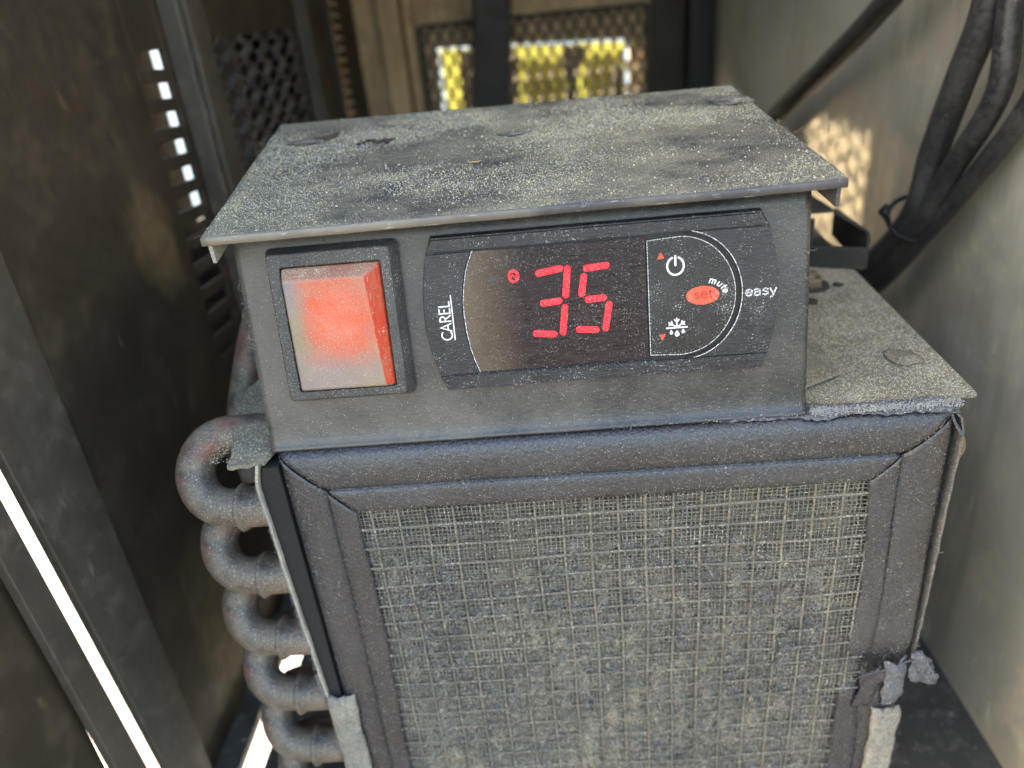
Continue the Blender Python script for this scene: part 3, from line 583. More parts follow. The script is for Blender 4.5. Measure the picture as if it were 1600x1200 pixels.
# keypad symbols
g = G(); g.prism([(1.31, 0.905), (1.475, 0.91), (1.395, 1.06)], YF, -0.31); g.make('up_arrow', M['orange'], kp, local=True)
g = G(); g.prism([(1.30, -0.83), (1.46, -0.82), (1.38, -0.975)], YF, -0.31); g.make('down_arrow', M['orange'], kp, local=True)
g = G(); ribbon(g, arc(1.715, 0.725, 0.185, 0.20, 112, 428, 24), 0.042, YF, -0.31); ribbon(g, [(1.715, 0.74), (1.715, 0.95)], 0.045, YF, -0.31); g.make('power_symbol', M['white'], kp, local=True)
g = G(); g.prism(arc(2.31, 0.01, 0.375, 0.215, 0, 355, 30), YF-0.004, -0.31); sbn = g.make('set_button', M['orange'], kp, local=True, bevel=0.012)
g = G(); cx, cz = 1.715, -0.685
for a in (35, 62, 90, 118, 145):
    L = 0.21 if a != 90 else 0.21
    dx, dz = math.cos(R(a)), math.sin(R(a))
    if a in (62, 118): continue
    ribbon(g, [(cx, cz), (cx+dx*L*1.02, cz+dz*L)], 0.034, YF, -0.31)
    for q in (38, -38):
        bx, bz = cx+dx*L*0.55, cz+dz*L*0.55
        ribbon(g, [(bx, bz), (bx+math.cos(R(a+q))*0.085, bz+math.sin(R(a+q))*0.085)], 0.026, YF, -0.31)
ribbon(g, [(cx-0.235, cz-0.005), (cx+0.235, cz-0.005)], 0.034, YF, -0.31)
for dx_, dz_, k in ((-0.13, -0.10, 0.8), (0.0, -0.14, 1.15), (0.14, -0.09, 0.8)):
    bx, bz = cx+dx_, cz+dz_; g.prism([(bx, bz+0.065*k)] + arc(bx, bz-0.02, 0.048*k, 0.048*k, 150, 390, 10), YF, -0.31)
g.make('defrost_symbol', M['white'], kp, local=True)
# lettering: strokes in a box 1 high
LET = {'C': (0.72, [arc(0.48, 0.5, 0.44, 0.5, 50, 310, 16)]), 'A': (0.72, [[(0.0, 0), (0.36, 1), (0.72, 0)], [(0.14, 0.33), (0.58, 0.33)]]),
 'R': (0.60, [[(0.08, 0), (0.08, 1), (0.30, 1)] + arc(0.30, 0.76, 0.23, 0.24, 90, -90, 8) + [(0.10, 0.52)], [(0.28, 0.5), (0.62, 0)]]),
 'E': (0.52, [[(0.5, 1), (0.08, 1), (0.08, 0), (0.52, 0)], [(0.08, 0.53), (0.44, 0.53)]]), 'L': (0.50, [[(0.08, 1), (0.08, 0), (0.52, 0)]]),
 'e': (0.70, [[(0.06, 0.36), (0.66, 0.38)] + arc(0.36, 0.36, 0.31, 0.34, 5, 320, 16)]), 'a': (0.70, [[(0.08, 0.62), (0.30, 0.72), (0.56, 0.62), (0.60, 0.4), (0.60, 0.02)], arc(0.34, 0.22, 0.27, 0.21, 60, 395, 14)]),
 's': (0.60, [[(0.54, 0.62), (0.36, 0.70), (0.14, 0.64), (0.10, 0.50), (0.30, 0.38), (0.50, 0.30), (0.52, 0.13), (0.32, 0.01), (0.06, 0.08)]]),
 'y': (0.62, [[(0.04, 0.70), (0.32, 0.06)], [(0.62, 0.70), (0.24, -0.24), (0.08, -0.28)]]),
 'm': (1.0, [[(0.08, 0), (0.08, 0.68)], [(0.08, 0.5), (0.2, 0.67), (0.40, 0.66), (0.48, 0.48), (0.48, 0)], [(0.48, 0.5), (0.6, 0.67), (0.80, 0.66), (0.88, 0.48), (0.88, 0)]]),
 'u': (0.66, [[(0.08, 0.68), (0.08, 0.22), (0.2, 0.03), (0.42, 0.03), (0.56, 0.2), (0.56, 0.68)], [(0.56, 0.3), (0.56, 0)]]),
 't': (0.46, [[(0.20, 0.92), (0.20, 0.16), (0.30, 0.02), (0.44, 0.04)], [(0.04, 0.66), (0.42, 0.66)]])}
def word(g, txt, size, w, place, y0, y1, gap=0.12, sx=1.0):
    x = 0; tot = sum(LET[c][0]*sx+gap for c in txt)-gap
    for c in txt:
        adv, strokes = LET[c]
        for st in strokes: ribbon(g, [place((x+p[0]*sx)*size, p[1]*size, (x+adv*sx/2)*size, tot*size) for p in st], w, y0, y1)
        x += adv*sx+gap
g = G(); word(g, 'CAREL', 0.245, 0.030, lambda x, z, c, T: (-3.455-z, -0.57+x*1.0), HF-0.006, -0.32, gap=0.15, sx=1.0)
ribbon(g, [(-3.40, -0.57), (-3.40, 0.47)], 0.026, HF-0.006, -0.32); g.make('maker_lettering', M['white'], lc_, local=True)
g = G(); word(g, 'easy', 0.205, 0.032, lambda x, z, c, T: (3.255+x*1.0, -0.085+z), HF-0.006, -0.32, gap=0.10, sx=1.18)
g.make('series_lettering', M['wornwhite'], ct, local=True)
g = G(); word(g, 'set', 0.20, 0.020, lambda x, z, c, T: (2.12+x, -0.055+z+0.02*x), YF-0.010, YF, gap=0.14, sx=1.0); g.make('set_lettering', M['darkprint'], kp, local=True)
def arcplace(x, z, c, T):
    a = R(72-68*(x/T)); rr_ = 1; ca_, sa_ = math.cos(a), math.sin(a)
    return (2.30+(0.44+z)*ca_*1.06, 0.0+(0.285+z)*sa_*1.0+0.015)
g = G(); word(g, 'mute', 0.135, 0.024, arcplace, YF-0.003, -0.31, gap=0.22, sx=0.9); g.make('mute_lettering', M['white'], kp, local=True)
P = [(random.uniform(-4, 3.95), random.uniform(-1.75, 1.75)) for _ in range(2600)]
P = [q for q in P if random.random() < 0.45+1.3*nz(q[0]*0.9, q[1]*1.3, 4)]
grains('controller_dust', [(x, HF-0.002, z) for x, z in P], (0.003, 0.0075), M['fibre'], ct).matrix_parent_inverse = Matrix.Identity(4)
P = [(random.uniform(-3.9, 3.9), HF-0.003, random.uniform(-1.75, 1.75)) for _ in range(50)]
fibres('controller_lint', P, (0, -1, 0), (0.06, 0.22), 0.0022, M['fibre'], ct, 0.7, 0.02).matrix_parent_inverse = Matrix.Identity(4)
P = [(x, -0.33, -1.46+random.gauss(0, 0.02)) for x in np.random.uniform(-3.7, 1.2, 900)] + [(x-0.03, -0.32, z) for x, z in lens_l for _ in range(14)]
P = [(p[0]+random.gauss(0, 0.02), p[1], p[2]+random.gauss(0, 0.03)) for p in P]
grains('groove_dust', P, (0.006, 0.016), M['tape'], ct).matrix_parent_inverse = Matrix.Identity(4)
# ---------------------------------------------------------------- unit housing: shelf plate, flanges, foam strips
hs = root('unit_housing', (0, 5, -20), 'dusty sheet metal housing of the unit under the control box', 'housing')
def sz(y): return -3.1+math.tan(R(2))*y
outl = [(-8.45, -0.98), (-8.62, -0.86), (-8.82, -1.07), (-9.05, -1.02), (-9.22, -1.10), (-9.35, -1.05), (-9.42, -0.5), (-9.61, 0.1), (-9.82, 0.7), (-10.06, 1.31), (-9.98, 1.6), (-10.1, 1.9), (-10.12, 2.4), (-10.2, 2.92), (-10.02, 3.43), (-9.8, 4.2), (-9.7, 14), (9.55, 14), (9.28, 7.8), (9.15, 4), (9.03, 0.0), (9.0, -0.13), (8.4, -0.12), (7.9, -0.25), (-8.3, -0.3)]
g = G(); g.slab([(x, y, sz(y)-0.11) for x, y in outl], (0, 0, 0.11)); sp = g.make('shelf_plate', M['shelf'], hs, bevel=0.015)
g = G(); g.box(-8.75, 8.2, 1.4, 13.5, -19.8, -3.3); g.make('core_block', M['soot'], hs)
# crusty bead along the joint between the shelf and the filter
n, m = 500, 14; V = []
for i in range(n+1):
    x = -8.2+16.5*i/n
    for k in range(m):
        c = math.pi*(k/(m-1)); r = (0.12*(1+0.9*nz(x*1.1, k*0.25, 1)+0.5*nz(x*6, k*0.9, 5))+0.04*(x > 4.9))*min(1, max(0.12, (x-0.5)/3))
        V.append((x, -0.52-0.02*(x > 5)-math.cos(c)*r*1.9+0.1, -3.13+max(0, x-5)*0.0+math.sin(c)*r*0.75))
F = [(i*m+k, (i+1)*m+k, (i+1)*m+k+1, i*m+k+1) for i in range(n) for k in range(m-1)]
fastmesh('sealant_bead', V, F, M['tape'], hs, smooth=True)
P = [(x, -0.55+random.gauss(0, 0.10), -3.03+random.gauss(0, 0.02)) for x in list(np.random.uniform(0, 8.2, 500))+list(np.random.uniform(4.9, 8.4, 2600))]
grains('joint_debris', P, (0.008, 0.028), M['fibre'], hs)
P = [(x, y, sz(y)+0.003) for x, y in [(random.uniform(4.9, 9.2), random.uniform(-0.1, 9)) for _ in range(11000)] if x < 9.0+0.03*y]
P += [(random.uniform(-10, -8.3), y, sz(y)+0.003) for y in np.random.uniform(-0.9, 3.5, 1500)]
grains('shelf_dust', P, (0.007, 0.018), M['grain'], hs)
P = [(random.uniform(5, 9), y, sz(y)+0.005) for y in np.random.uniform(0, 8, 220)]
fibres('shelf_lint', P, (0, 0, 1), (0.08, 0.35), 0.003, M['fibre'], hs, 0.8, 0.05)
# side flanges with bare edges
def flange(pts, th, mat, nm='side_flange', y0=-0.95, y1=1.4, n=40):
    V = []; F = []
    for i in range(n+1):
        t = i/n; z = pts[0][1]+(pts[-1][1]-pts[0][1])*t
        for q in range(len(pts)-1):
            if pts[q+1][1] <= z <= pts[q][1]+1e-6:
                s_ = (pts[q][1]-z)/(pts[q][1]-pts[q+1][1]); x = pts[q][0]*(1-s_)+pts[q+1][0]*s_; break
        x += 0.02*nz(0, z*1.3, x); yf = y0+0.03*nz(z*2.5, 0, 3)+0.015*nz(z*11, 0, 3)
        V += [(x-th/2, yf, z), (x+th/2, yf+0.01, z), (x+th/2+0.02, y1, z), (x-th/2+0.02, y1, z)]
    for i in range(n):
        for k in range(4): F.append((i*4+k, i*4+4+k, i*4+4+(k+1) % 4, i*4+(k+1) % 4))
    F += [(0, 1, 2, 3), (4*n, 4*n+1, 4*n+2, 4*n+3)]
    return mesh(nm, V, F, mat, hs)
flange([(-8.66, -3.25), (-8.80, -3.75), (-8.70, -7), (-8.54, -11.4)], 0.07, M['bright'])
flange([(8.34, -3.35), (8.47, -3.8), (8.43, -5.5), (8.41, -8), (8.35, -11.3)], 0.055, M['edge2'], y0=-0.80)
def wavy_strip(x0, x1, z0, z1, y0, nm, mat):
    nx_, nz_ = 14, 60; V = []; F = []
    for j in range(nz_+1):
        for i in range(nx_+1):
            u, v = i/nx_, j/nz_; e = 0.05*nz(v*9, u > 0.5, 4)
            x = x0+(x1-x0)*u+e*(1 if u in (0, 1) else 0.5); z = z0+(z1-z0)*v+(0.12*nz(u*4, 0, 8) if j == 0 else 0)
            y = y0+0.12*(abs(u-0.5)*2)**6+0.035*nz(x*3, 0, z*3)+0.02*nz(x*9, 1, z*9)+(0.12 if j == 0 else 0)
            V.append((x, y, z))
    for j in range(nz_):
        for i in range(nx_): a = j*(nx_+1)+i; F.append((a, a+nx_+1, a+nx_+2, a+1))
    o = mesh(nm, V, F, mat, hs, smooth=True); s_ = o.modifiers.new('thick', 'SOLIDIFY'); s_.thickness = 0.5; s_.offset = -1 if True else 1
    return o
wavy_strip(-8.56, -7.72, -11.35, -19.5, -1.12, 'foam_strip', M['foam'])
wavy_strip(7.34, 8.16, -12.9, -19.5, -1.12, 'foam_strip', M['foam'])
P = [(random.uniform(-8.5, -7.8), -1.14, random.uniform(-16, -11.4)) for _ in range(500)] + [(random.uniform(7.4, 8.1), -1.14, random.uniform(-17, -12.9)) for _ in range(500)]
fibres('strip_lint', P, (0, -1, 0), (0.05, 0.2), 0.003, M['fibre'], hs, 0.9, 0.03)
P = [(-8.78+0.02*(-3.7-z)+random.gauss(0, 0.02), -0.96, z) for z in np.random.uniform(-11.3, -3.7, 420)] + [(8.42, -0.82, z) for z in np.random.uniform(-11, -4, 50)]
fibres('edge_lint', P, (-0.6, -1, 0), (0.04, 0.16), 0.0026, M['fibre'], hs, 1.0, 0.05)

# ---------------------------------------------------------------- air filter
af = root('air_filter', (0, -0.6, -18.5), 'framed air filter choked with grey lint in front of the unit', 'air filter')
FY = -0.824
OC = [Vector((-8.18, -3.10)), Vector((8.24, -3.16)), Vector((8.28, -18.6)), Vector((-8.12, -18.6))]
IC = [Vector((-6.50, -4.90)), Vector((6.42, -4.96)), Vector((6.40, -17.0)), Vector((-6.60, -17.0))]
PRF = [(0, 1.3), (-0.005, 0.35), (0.005, 0.24), (0.02, 0.14), (0.05, 0.06), (0.09, 0.01), (0.17, -0.04), (0.3, -0.06), (0.42, -0.045), (0.52, -0.01), (0.58, 0.045), (0.615, 0.09), (0.628, 0.09), (0.632, 0.03), (0.66, 0.0), (0.75, -0.01), (0.88, -0.005), (0.97, 0.0), (1.0, 0.03), (1.0, 0.35)]
def rail(i, seed):
    j = (i+1) % 4; n = 90; V = []; F = []; m = len(PRF); e = 0.0024
    for a in range(n+1):
        s_ = e+(1-2*e)*a/n
        for (w, h) in PRF:
            p = (OC[i]*(1-w)+IC[i]*w)*(1-s_) + (OC[j]*(1-w)+IC[j]*w)*s_
            x, z = p; y = FY+h+0.012*nz(x*0.8, z*0.8, seed)
            inner = max(0, (w-0.5)*2)
            if i == 3: x += inner*(0.10*math.sin(math.pi*min(1, max(0, (-4.9-z)/8)))-0.02) + 0.03*nz(0, z*0.9, 7)*inner; 
            if i == 1:
                x += 0.05*nz(1, z*1.1, 2)*inner + inner*0.18*math.sin(math.pi*min(1, max(0, (-5-z)/7)))
                d = math.exp(-((z+11.6)/0.55)**2); y += d*0.42*(0.4+w*0.5)+0.05*nz(x*2, z*2, 1)*math.exp(-((z+11.2)/1.6)**2); x -= d*0.18*(1-w)
                d2 = math.exp(-((z+12.6)/0.9)**2); x -= 0.35*d2*(1-w)
                y += 0.03*math.sin(w*9+z*0.8)*min(1, max(0, (-z-5)/2))
            V.append((x, y, z))
    for a in range(n):
        for k in range(m-1): F.append((a*m+k, (a+1)*m+k, (a+1)*m+k+1, a*m+k+1))
    o = mesh('frame_rail', V, F, M['frame'], af, smooth=True); mo = o.modifiers.new('thick', 'SOLIDIFY'); mo.thickness = 0.03; mo.offset = 0
    return o
for i in range(4): rail(i, i*3.1)
g = G(); g.prism([(-8.61, -3.4), (-8.2, -3.4), (-8.15, -18.4), (-8.3, -18.4), (-8.5, -11.4), (-8.75, -4.0)], -0.82, 1.3); g.make('gap_shade', M['black'], af)  # black filler standing in for the shadow between flange and frame
g = G(); g.box(-7.9, 7.9, 0.6, 1.35, -18.5, -3.6); g.make('foam_core', M['black'], af)
# net: coarse cords and fine threads
PX = 0.705; PZ = 0.64
def warp(x, z):
    return (x+0.05*nz(x*0.35, 0, z*0.35)+0.012*(z+5)*math.sin(x*0.45)*0.3, z+0.07*nz(x*0.3, 5, z*0.4)+0.015*x+0.10*nz(x*0.16, 9, z*0.2)*(abs(z+5)**0.5))
X0, X1, Z0, Z1 = -6.85, 6.85, -17.6, -4.75
def netting(px, pz, r, yb, name, mat, sag, jit):
    V = []; F = []
    def strand(P):
        b = len(V); n = len(P)
        for p in P:
            V.extend(((p[0]-r, p[1], p[2]), (p[0], p[1]-r, p[2]-0) if False else (p[0], p[1]-r, p[2]+r*0), (p[0]+r, p[1], p[2])))
        for i in range(n-1):
            F.append((b+3*i, b+3*i+1, b+3*i+4, b+3*i+3)); F.append((b+3*i+1, b+3*i+2, b+3*i+5, b+3*i+4))
    def strandh(P):
        b = len(V); n = len(P)
        for p in P: V.extend(((p[0], p[1], p[2]-r), (p[0], p[1]-r, p[2]), (p[0], p[1], p[2]+r)))
        for i in range(n-1):
            F.append((b+3*i, b+3*i+1, b+3*i+4, b+3*i+3)); F.append((b+3*i+1, b+3*i+2, b+3*i+5, b+3*i+4))
    def yy(x, z):
        if not sag: return yb
        u = abs(math.sin(math.pi*(x-0.12)/PX)); v = abs(math.sin(math.pi*z/PZ)); return yb+sag*(u*v)**0.6
    k = 0; x = X0
    while x < X1:
        o = random.gauss(0, jit); st = 0.16 if sag else 0.3; zs = np.arange(Z0, Z1+st, st); P = []
        for z in zs:
            a, b_ = warp(x+o+jit*1.2*nz(x*5, 2, z*0.8), z); P.append((a, yy(x, z)+0.012*nz(x*3, z*3, 1), b_))
        strand(P); x += px
    z = Z0
    while z < Z1:
        o = random.gauss(0, jit); st = 0.16 if sag else 0.3; P = []
        for x in np.arange(X0, X1+st, st):
            a, b_ = warp(x, z+o+jit*1.2*nz(x*0.8, 2, z*5)); P.append((a, yy(x, z)+0.012*nz(x*3, z*3, 1)-0.004, b_))
        strandh(P); z += pz
    return fastmesh(name, V, F, mat, af)
M['thread'] = dusty('net_thread', (0.035, 0.035, 0.037), (0.27, 0.24, 0.185), 0.50, 0.60, (0.46, 0.42, 0.33), 0.8, 0, 10, 20, 0.5, 0.8)
netting(PX, PZ, 0.028, FY+0.055, 'coarse_net', M['thread'], 0, 0.0)
netting(PX/6, PZ/6, 0.0135, FY+0.10, 'fine_net', M['thread'], 0.05, 0.012)
# lint mat: a felted sheet that pillows out through the net, thin at the top and right edges
nxg, nzg = 620, 560
xs = np.linspace(X0, X1, nxg); zs = np.linspace(Z0, Z1, nzg); V = np.zeros((nzg, nxg, 3), dtype=np.float32)
def fnoise(shape, cells, seed):
    rs = np.random.RandomState(seed); a = rs.rand(cells[0]+3, cells[1]+3)
    yi = np.linspace(0, cells[0], shape[0]); xi = np.linspace(0, cells[1], shape[1]); y0 = yi.astype(int); x0 = xi.astype(int)
    fy = (yi-y0)[:, None]; fx = (xi-x0)[None]; fy = fy*fy*(3-2*fy); fx = fx*fx*(3-2*fx)
    return (a[np.ix_(y0, x0)]*(1-fy)*(1-fx)+a[np.ix_(y0+1, x0)]*fy*(1-fx)+a[np.ix_(y0, x0+1)]*(1-fy)*fx+a[np.ix_(y0+1, x0+1)]*fy*fx)-0.5
sh = (nzg, nxg); big = fnoise(sh, (7, 7), 1)+0.5*fnoise(sh, (16, 18), 2); mid = fnoise(sh, (60, 70), 3); fine = fnoise(sh, (180, 200), 4); vf = fnoise(sh, (500, 560), 5)
XX, ZZ = np.meshgrid(xs, zs)
top = np.clip((ZZ+7.0+big*2.2)/1.3, 0, 1)                                      # 1 near the top, 0 in the full part
edge = np.clip((np.abs(XX+0.05)-5.95+big*0.5)/0.5, 0, 1); edge = np.where(XX < 0, edge*0.4, edge)
rec = np.maximum(top*1.0, edge*0.8)*(0.8+1.1*mid)
cell = (np.abs(np.sin(np.pi*(XX-0.12)/PX))*np.abs(np.sin(np.pi*ZZ/PZ)))**0.45
Y = FY+0.250-0.205*cell*(1-rec*0.6)*(0.9+0.6*big+0.4*mid) + 0.42*rec - 0.08*mid - 0.08*fine - 0.08*vf
for j in range(nzg):
    for i in range(0, nxg):
        pass
# warp the whole grid the way the net is warped
wx = np.zeros(sh); wz = np.zeros(sh); st = 20
ci = np.arange(0, nxg, st); cj = np.arange(0, nzg, st)
cw = np.array([[warp(xs[i], zs[j]) for i in ci] for j in cj])
def up2(a):
    from numpy import interp
    t = np.array([interp(np.arange(nxg), ci, row) for row in a]); return np.array([interp(np.arange(nzg), cj, t[:, k]) for k in range(nxg)]).T
cd_ = np.array([[(warp(xs[i], zs[j])[0]-xs[i], warp(xs[i], zs[j])[1]-zs[j]) for i in ci] for j in cj])
V[..., 0] = XX+up2(cd_[..., 0]); V[..., 2] = ZZ+up2(cd_[..., 1]); V[..., 1] = Y
idx = np.arange(nzg*nxg).reshape(nzg, nxg); F = np.stack([idx[:-1, :-1], idx[:-1, 1:], idx[1:, 1:], idx[1:, :-1]], -1).reshape(-1, 4)
def lintmat():
    n = N('lint_felt'); a = n.noise(0.55, 5, 0.6); b = n.noise(5, 5, 0.7); c = n.noise(26, 3, 0.7)
    col = n.mix(n.rng(b, 0.32, 0.68), (0.013, 0.013, 0.016), (0.150, 0.138, 0.120))
    col = n.mix(n.rng(a, 0.42, 0.68, 0, 0.65), col, (0.36, 0.305, 0.19)); col = n.mix(n.rng(c, 0.50, 0.72, 0, 0.9), col, (0.34, 0.32, 0.28))
    d_ = n.noise(15, 3, 0.6); col = n.mix(n.rng(d_, 0.34, 0.47, 0.9, 0), col, (0.012, 0.012, 0.014))
    return n.done(col, 0.95, n.bump(c, 1.0, 0.03))
M['lint'] = lintmat()
fastmesh('lint_mat', V.reshape(-1, 3), F, M['lint'], af, kind='stuff', smooth=True)
P = []
Yl = Y
while len(P) < 29000:
    i, j = random.randrange(nxg), random.randrange(nzg)
    if random.random() < 1-rec[j, i]*0.9: P.append((V[j, i, 0], min(Yl[j, i], FY+0.24)-0.006, V[j, i, 2]))
fibres('lint_fibres', P[:24000], (0, -1, 0), (0.05, 0.26), 0.0042, M['lintfibre'], af, 0.9, 0.05)
grains('lint_specks', P[24000:], (0.005, 0.02), M['grain'], af)
P = [(random.uniform(-8, 8), 0, 0) for _ in range(0)]
fr = []
for _ in range(5200):
    i = random.choice((0, 0, 1, 3)); s_ = random.random(); w = random.uniform(0.05, 1); j = (i+1) % 4
    p = (OC[i]*(1-w)+IC[i]*w)*(1-s_) + (OC[j]*(1-w)+IC[j]*w)*s_; fr.append((p.x, FY+np.interp(w, [q[0] for q in PRF[5:-2]], [q[1] for q in PRF[5:-2]])-0.018, p.y))
grains('frame_dust', fr, (0.004, 0.012), M['grain'], af)
# a long dark hair and a few pale threads
hr = [(4.55, -9.35), (4.75, -9.5), (4.72, -9.8), (4.45, -10.0), (4.5, -10.4), (4.4, -10.9), (4.25, -11.4), (4.35, -11.9), (4.5, -12.1)]
o = root('long_hair', (4.5, -0.9, -11), 'thin dark curved hair stuck on the right side of the filter', 'hair'); g = G(); g.tube(smooth_path([(x, FY-0.05, z) for x, z in hr]), 0.012, 5); g.make('hair_strand', M['black'], o)

tc = root('corner_tape', (8.2, -0.9, -3.4), 'creased blue grey tape folded over the upper right corner of the filter', 'tape')
# torn tape knot and foil scrap at the lower right corner
tp = root('torn_tape', (7.9, -1, -11.5), 'crumpled grey tape bunched over the lower right of the filter frame', 'tape')
def crumple(name, C, A, B, na, nb, amp, seed, mat, parent, curl=0.0, th=0.03):
    C, A, B = Vector(C), Vector(A), Vector(B); Nn = A.cross(B).normalized(); V = []; F = []
    for j in range(nb+1):
        for i in range(na+1):
            u, v = i/na-0.5, j/nb-0.5; ed = 1+0.16*noise.noise(Vector((math.atan2(v, u)*1.6, seed, 0)))
            p = C+A*u*ed+B*v*ed; k = noise.noise(p*1.6+Vector((seed, 0, 0)))+0.5*noise.noise(p*4+Vector((0, seed, 0)))+0.2*noise.noise(p*11)
            V.append(p+Nn*(k*amp+curl*(u*u)*4))
    for j in range(nb):
        for i in range(na): a = j*(na+1)+i; F.append((a, a+1, a+na+2, a+na+1))
    o = mesh(name, V, F, mat, parent, smooth=True); s_ = o.modifiers.new('thick', 'SOLIDIFY'); s_.thickness = th; s_.offset = 0; return o
crumple('tape_fold', (7.85, -1.05, -11.85), (0.62, 0.1, 0.12), (0.12, 0.05, -1.7), 18, 40, 0.12, 3, M['tape'], tp, curl=0.10, th=0.05)
crumple('tape_fold', (7.45, -1.02, -11.35), (1.3, -0.1, 0.55), (-0.15, 0.1, -0.30), 40, 12, 0.08, 8, M['frame'], tp, curl=0.04, th=0.05)
crumple('tape_fold', (7.2, -0.92, -12.1), (0.5, 0, 0.05), (-0.35, 0.1, -1.6), 14, 30, 0.08, 12, M['frame'], tp, th=0.04)
crumple('tape_fold', (8.24, -0.72, -3.50), (0.30, 0.05, -0.48), (0.10, 0.42, 0.10), 16, 10, 0.035, 31, M['tape'], tc, curl=0.02, th=0.05)
crumple('tape_fold', (7.95, -0.60, -3.14), (0.75, 0.08, -0.10), (0.02, 0.30, 0.12), 20, 8, 0.04, 35, M['tape'], tc, th=0.05)
sc = [(8.13, -10.70), (8.42, -10.76), (8.62, -11.0), (8.78, -11.15), (8.95, -11.55), (9.17, -12.0), (9.16, -12.30), (9.0, -12.28), (8.65, -12.0), (8.30, -11.85), (8.16, -11.6), (8.2, -11.1)]
bm = bmesh.new(); vs = [bm.verts.new((x, -1.0+0.25*(x-8.1), z)) for x, z in sc]; bm.faces.new(vs); bmesh.ops.triangulate(bm, faces=bm.faces)
for _ in range(3): bmesh.ops.subdivide_edges(bm, edges=bm.edges, cuts=1, use_grid_fill=True)
for v in bm.verts: v.co.y += 0.10*noise.noise(v.co*2.2)+0.04*noise.noise(v.co*6); v.co.x += 0.03*noise.noise(v.co*7+Vector((4, 0, 0))); v.co.z += 0.03*noise.noise(v.co*7)
me = bpy.data.meshes.new('foil_scrap'); bm.to_mesh(me); bm.free(); me.shade_smooth(); me.materials.append(M['tape']); o = link(bpy.data.objects.new('foil_scrap', me))
mo = o.modifiers.new('thick', 'SOLIDIFY'); mo.thickness = 0.05; tag(o, 'torn blue grey scrap sticking out at the lower right of the filter', 'scrap')

# ---------------------------------------------------------------- condenser coil
cc = root('condenser_coil', (-10, 1, -19), 'dusty copper return bends stacked down the left side of the unit', 'coil')
def ubend(dz, nm='u_bend'):
    r = 1.0; xe = -10.16; P = []; D = Vector((0, 0.56, 0.828)); C = Vector((xe, 0.62, -4.30+dz))
    P += [C-D*r+Vector((1.6, 0, 0)), C-D*r+Vector((0.8, 0, 0))]
    P += [C - D*r*math.cos(R(a)) + Vector((-1, 0, 0))*r*math.sin(R(a))*0.98 for a in range(0, 181, 12)]
    P += [C+D*r+Vector((0.8, 0, 0)), C+D*r+Vector((1.6, 0, 0))]
    g = G(); g.tube(P, 0.52, 20, False); o = g.make(nm, M['coil'], cc, smooth=True)
    c = C-D*r; g = G(); xa = xe+0.36
    g.tube([(xa-0.10, c.y, c.z), (xa-0.06, c.y, c.z), (xa+0.0, c.y, c.z), (xa+0.10, c.y, c.z), (xa+0.16, c.y, c.z), (xa+0.9, c.y, c.z)], [0.52, 0.61, 0.67, 0.62, 0.56, 0.55], 22, False)
    k = g.make('collar', M['coil'], None, smooth=True); k.parent = o
    k.matrix_parent_inverse = Matrix.Identity(4) if False else MW[cc.name]@Matrix.Identity(4) if False else k.matrix_parent_inverse
    return o, k
u0, k0 = ubend(0)
k0.parent = u0; k0.matrix_parent_inverse = Matrix.Identity(4)
u0.matrix_parent_inverse = MW[cc.name].inverted()
for i in range(1, 6):
    c = u0.copy(); link(c); c.location = (0.01*i, 0.02*(i % 2), -2.38*i); kk = k0.copy(); link(kk); kk.parent = c
g = G(); g.tube(smooth_path([(-10.9, 3.5, -6.5), (-11.3, 4.3, -5.0), (-10.75, 5, -2.9), (-10.1, 5.4, -1.3), (-9.4, 6.0, 0.4), (-8.9, 6.6, 1.2)]), 0.47, 18); g.make('header_pipe', M['coil'], cc, smooth=True)
g = G(); g.slab([(-8.95, -0.2, -19.8), (-8.95, 12, -19.8), (-8.95, 12, -3.35), (-8.95, -0.2, -3.35)], (0.12, 0, 0)); g.make('tube_sheet', M['bright'], cc)
g = G(); g.tube([(8.4, 0.2, -5.2)]+[(8.45+0.52*math.sin(R(a)), 0.2, -5.2+0.42*(1-math.cos(R(a)))) for a in range(15, 181, 15)]+[(8.3, 0.2, -4.36)], 0.2, 12); g.make('end_bend', M['brass'], cc, smooth=True)
# debris grains on the bends
P = []
for i in range(6):
    for _ in range(260):
        a = random.uniform(0, 180); D = Vector((0, 0.56, 0.828)); C = Vector((-10.16, 0.62, -4.30-2.38*i)); ctr = C-D*1.0*math.cos(R(a))+Vector((-0.98*math.sin(R(a)), 0, 0))
        d = Vector((random.gauss(0, 1), -abs(random.gauss(0, 1)), random.gauss(0.4, 1))).normalized()
        tdir = (D*math.sin(R(a))+Vector((-math.cos(R(a)), 0, 0))).normalized(); d = (d-tdir*d.dot(tdir)).normalized(); P.append(ctr+d*0.518)
grains('coil_dust', P, (0.004, 0.012), M['fibre'], cc)

# ---------------------------------------------------------------- things on and beside the shelf
bx = root('bracket_box', (8.9, 9.2, -2.8), 'small dark bent metal box behind the right end of the control box', 'bracket')
g = G(); g.slab([(6.9, 9.45, -0.95), (8.75, 9.45, -0.95), (9.62, 8.5, -1.55), (9.62, 8.5, -1.62), (8.75, 9.35, -1.02), (6.9, 9.35, -1.02)], (0.0, 2.6, 0.0)); g.make('box_top', M['soot'], bx)
g = G(); g.slab([(8.0, 8.95, -2.8), (9.55, 8.3, -2.8), (9.55, 8.3, -2.05), (8.0, 8.95, -2.05)], (0.1, 0.15, 0)); g.make('box_front', M['dark'], bx, bevel=0.03)
g = G(); g.slab([(9.55, 8.3, -2.8), (9.75, 12, -2.65), (9.75, 12, -1.6), (9.6, 8.5, -1.55), (9.55, 8.3, -1.65)], (0.1, 0, 0)); g.make('box_side', M['dark'], bx, bevel=0.03)
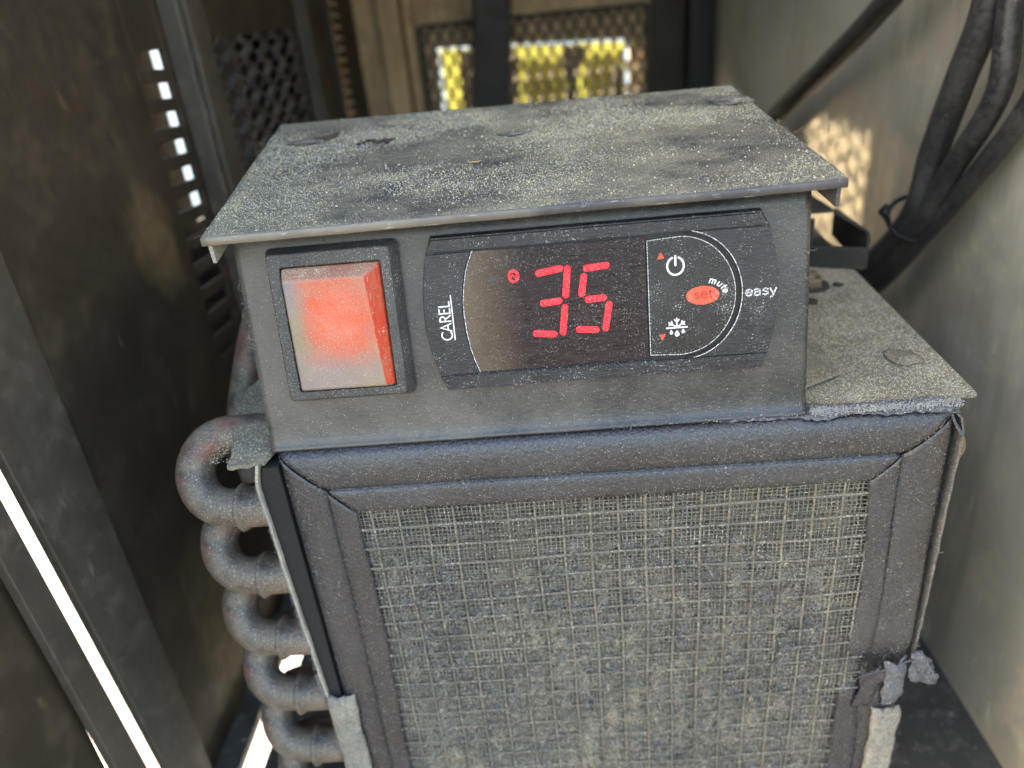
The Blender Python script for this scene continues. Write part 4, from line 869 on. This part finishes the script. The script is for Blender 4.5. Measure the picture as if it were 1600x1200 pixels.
g = G(); g.slab([(6.6, 9.4, -2.8), (8.0, 8.95, -2.8), (8.0, 8.95, -1.1), (6.6, 9.4, -0.95)], (0.05, 0.15, 0)); g.make('box_front', M['dark'], bx, bevel=0.03)
nt_ = root('hex_nut', (7.5, 6.9, -2.85), 'dull brass hexagon nut on the shelf behind the control box', 'nut')
g = G(); P = [(7.42+0.42*math.cos(R(60*k+12)), 7.3+0.42*math.sin(R(60*k+12)), -2.83) for k in range(6)]; g.slab(P, (0, 0, 0.3)); g.make('nut_body', M['brass'], nt_, bevel=0.04)
g = G(); g.tube([(7.42, 7.3, -2.85), (7.42, 7.3, -2.35)], 0.2, 16); g.make('bolt_end', M['brass'], nt_, bevel=0.03)
g = G(); g.tube([(7.42, 7.3, -2.85), (7.42, 7.3, -2.79)], 0.62, 24); g.make('washer', M['dark'], nt_)
clump('dirt_clump', (8.1, 1.9, -3.0), (0.42, 0.5), 0.05, M['shelf'], 'low grey lump on the shelf near its right front corner', 'dirt clump', 21)
clump('dirt_clump', (7.0, 6.0, -2.87), (0.25, 0.3), 0.03, M['dark'], 'dark spot of dirt on the shelf in front of the nut', 'dirt clump', 22)
clump('dirt_clump', (8.3, 7.2, -2.84), (0.16, 0.2), 0.03, M['dark'], 'tiny dark speck on the shelf right of the nut', 'dirt clump', 23)
def cable(name, P, r, parent, mat=None):
    g = G(); g.tube(smooth_path(P, 8), r, 16); return g.make(name, mat or M['cable'], parent, smooth=True)
c1 = root('single_cable', (12.5, 20, 2), 'single black cable slanting behind the right rear corner of the lid', 'cable')
cable('cable_sheath', [(12.6, 8.5, 9.4), (12.5, 15.8, 5.2), (12.5, 21.2, 2.7), (12.4, 29.5, -0.9), (11.5, 40, -6), (10, 46, -10)], 0.46, c1)
c2 = root('cable_bundle', (12.5, 11, -2), 'bundle of thick black cables curving down the right wall to a tie', 'cables')
cable('cable_sheath', [(12.5, 9.0, 8), (12.6, 9.0, 5.1), (12.6, 9.9, 2.9), (12.65, 11.0, 0.4), (12.6, 11.7, -2.1), (12.3, 14.9, -5.2), (11.4, 20.5, -8.5), (10, 30, -13)], 0.49, c2)
cable('cable_sheath', [(12.9, 8.3, 8), (12.8, 8.2, 5.1), (12.9, 8.2, 2.6), (12.8, 9.8, 0.1), (12.7, 11.4, -2.3), (12.5, 14.8, -5.7), (11.8, 20.2, -9.4), (10.6, 30, -14)], 0.38, c2)
cable('cable_sheath', [(13.3, 7.0, 8), (13.3, 6.9, 5.1), (13.35, 7.1, 2.6), (13.2, 9.2, -0.2), (13.0, 11.4, -2.7), (12.8, 14.8, -6.1), (12, 20, -9.8), (11, 30, -14.5)], 0.34, c2)
g = G(); 
P = [(12.75+0.98*math.cos(R(a)), 11.9+0.62*math.sin(R(a)), -2.25+0.68*math.sin(R(a))) for a in range(0, 361, 20)]; g.tube(P, 0.09, 8, False); g.tube([(11.75, 11.8, -2.2), (11.3, 11.5, -1.75), (11.4, 11.3, -1.5)], 0.1, 8); g.make('cable_tie', M['black'], c2, smooth=True)
# crumbs on the floor strip at the lower right
P = [(random.uniform(9.5, 13.8), random.uniform(-1, 12), ZF+0.03) for _ in range(260)]
grains('floor_crumbs', P, (0.02, 0.07), M['tan'], None); bpy.data.objects['floor_crumbs']['label'] = 'pale crumbs scattered over the dark floor at lower right'; bpy.data.objects['floor_crumbs']['category'] = 'crumbs'
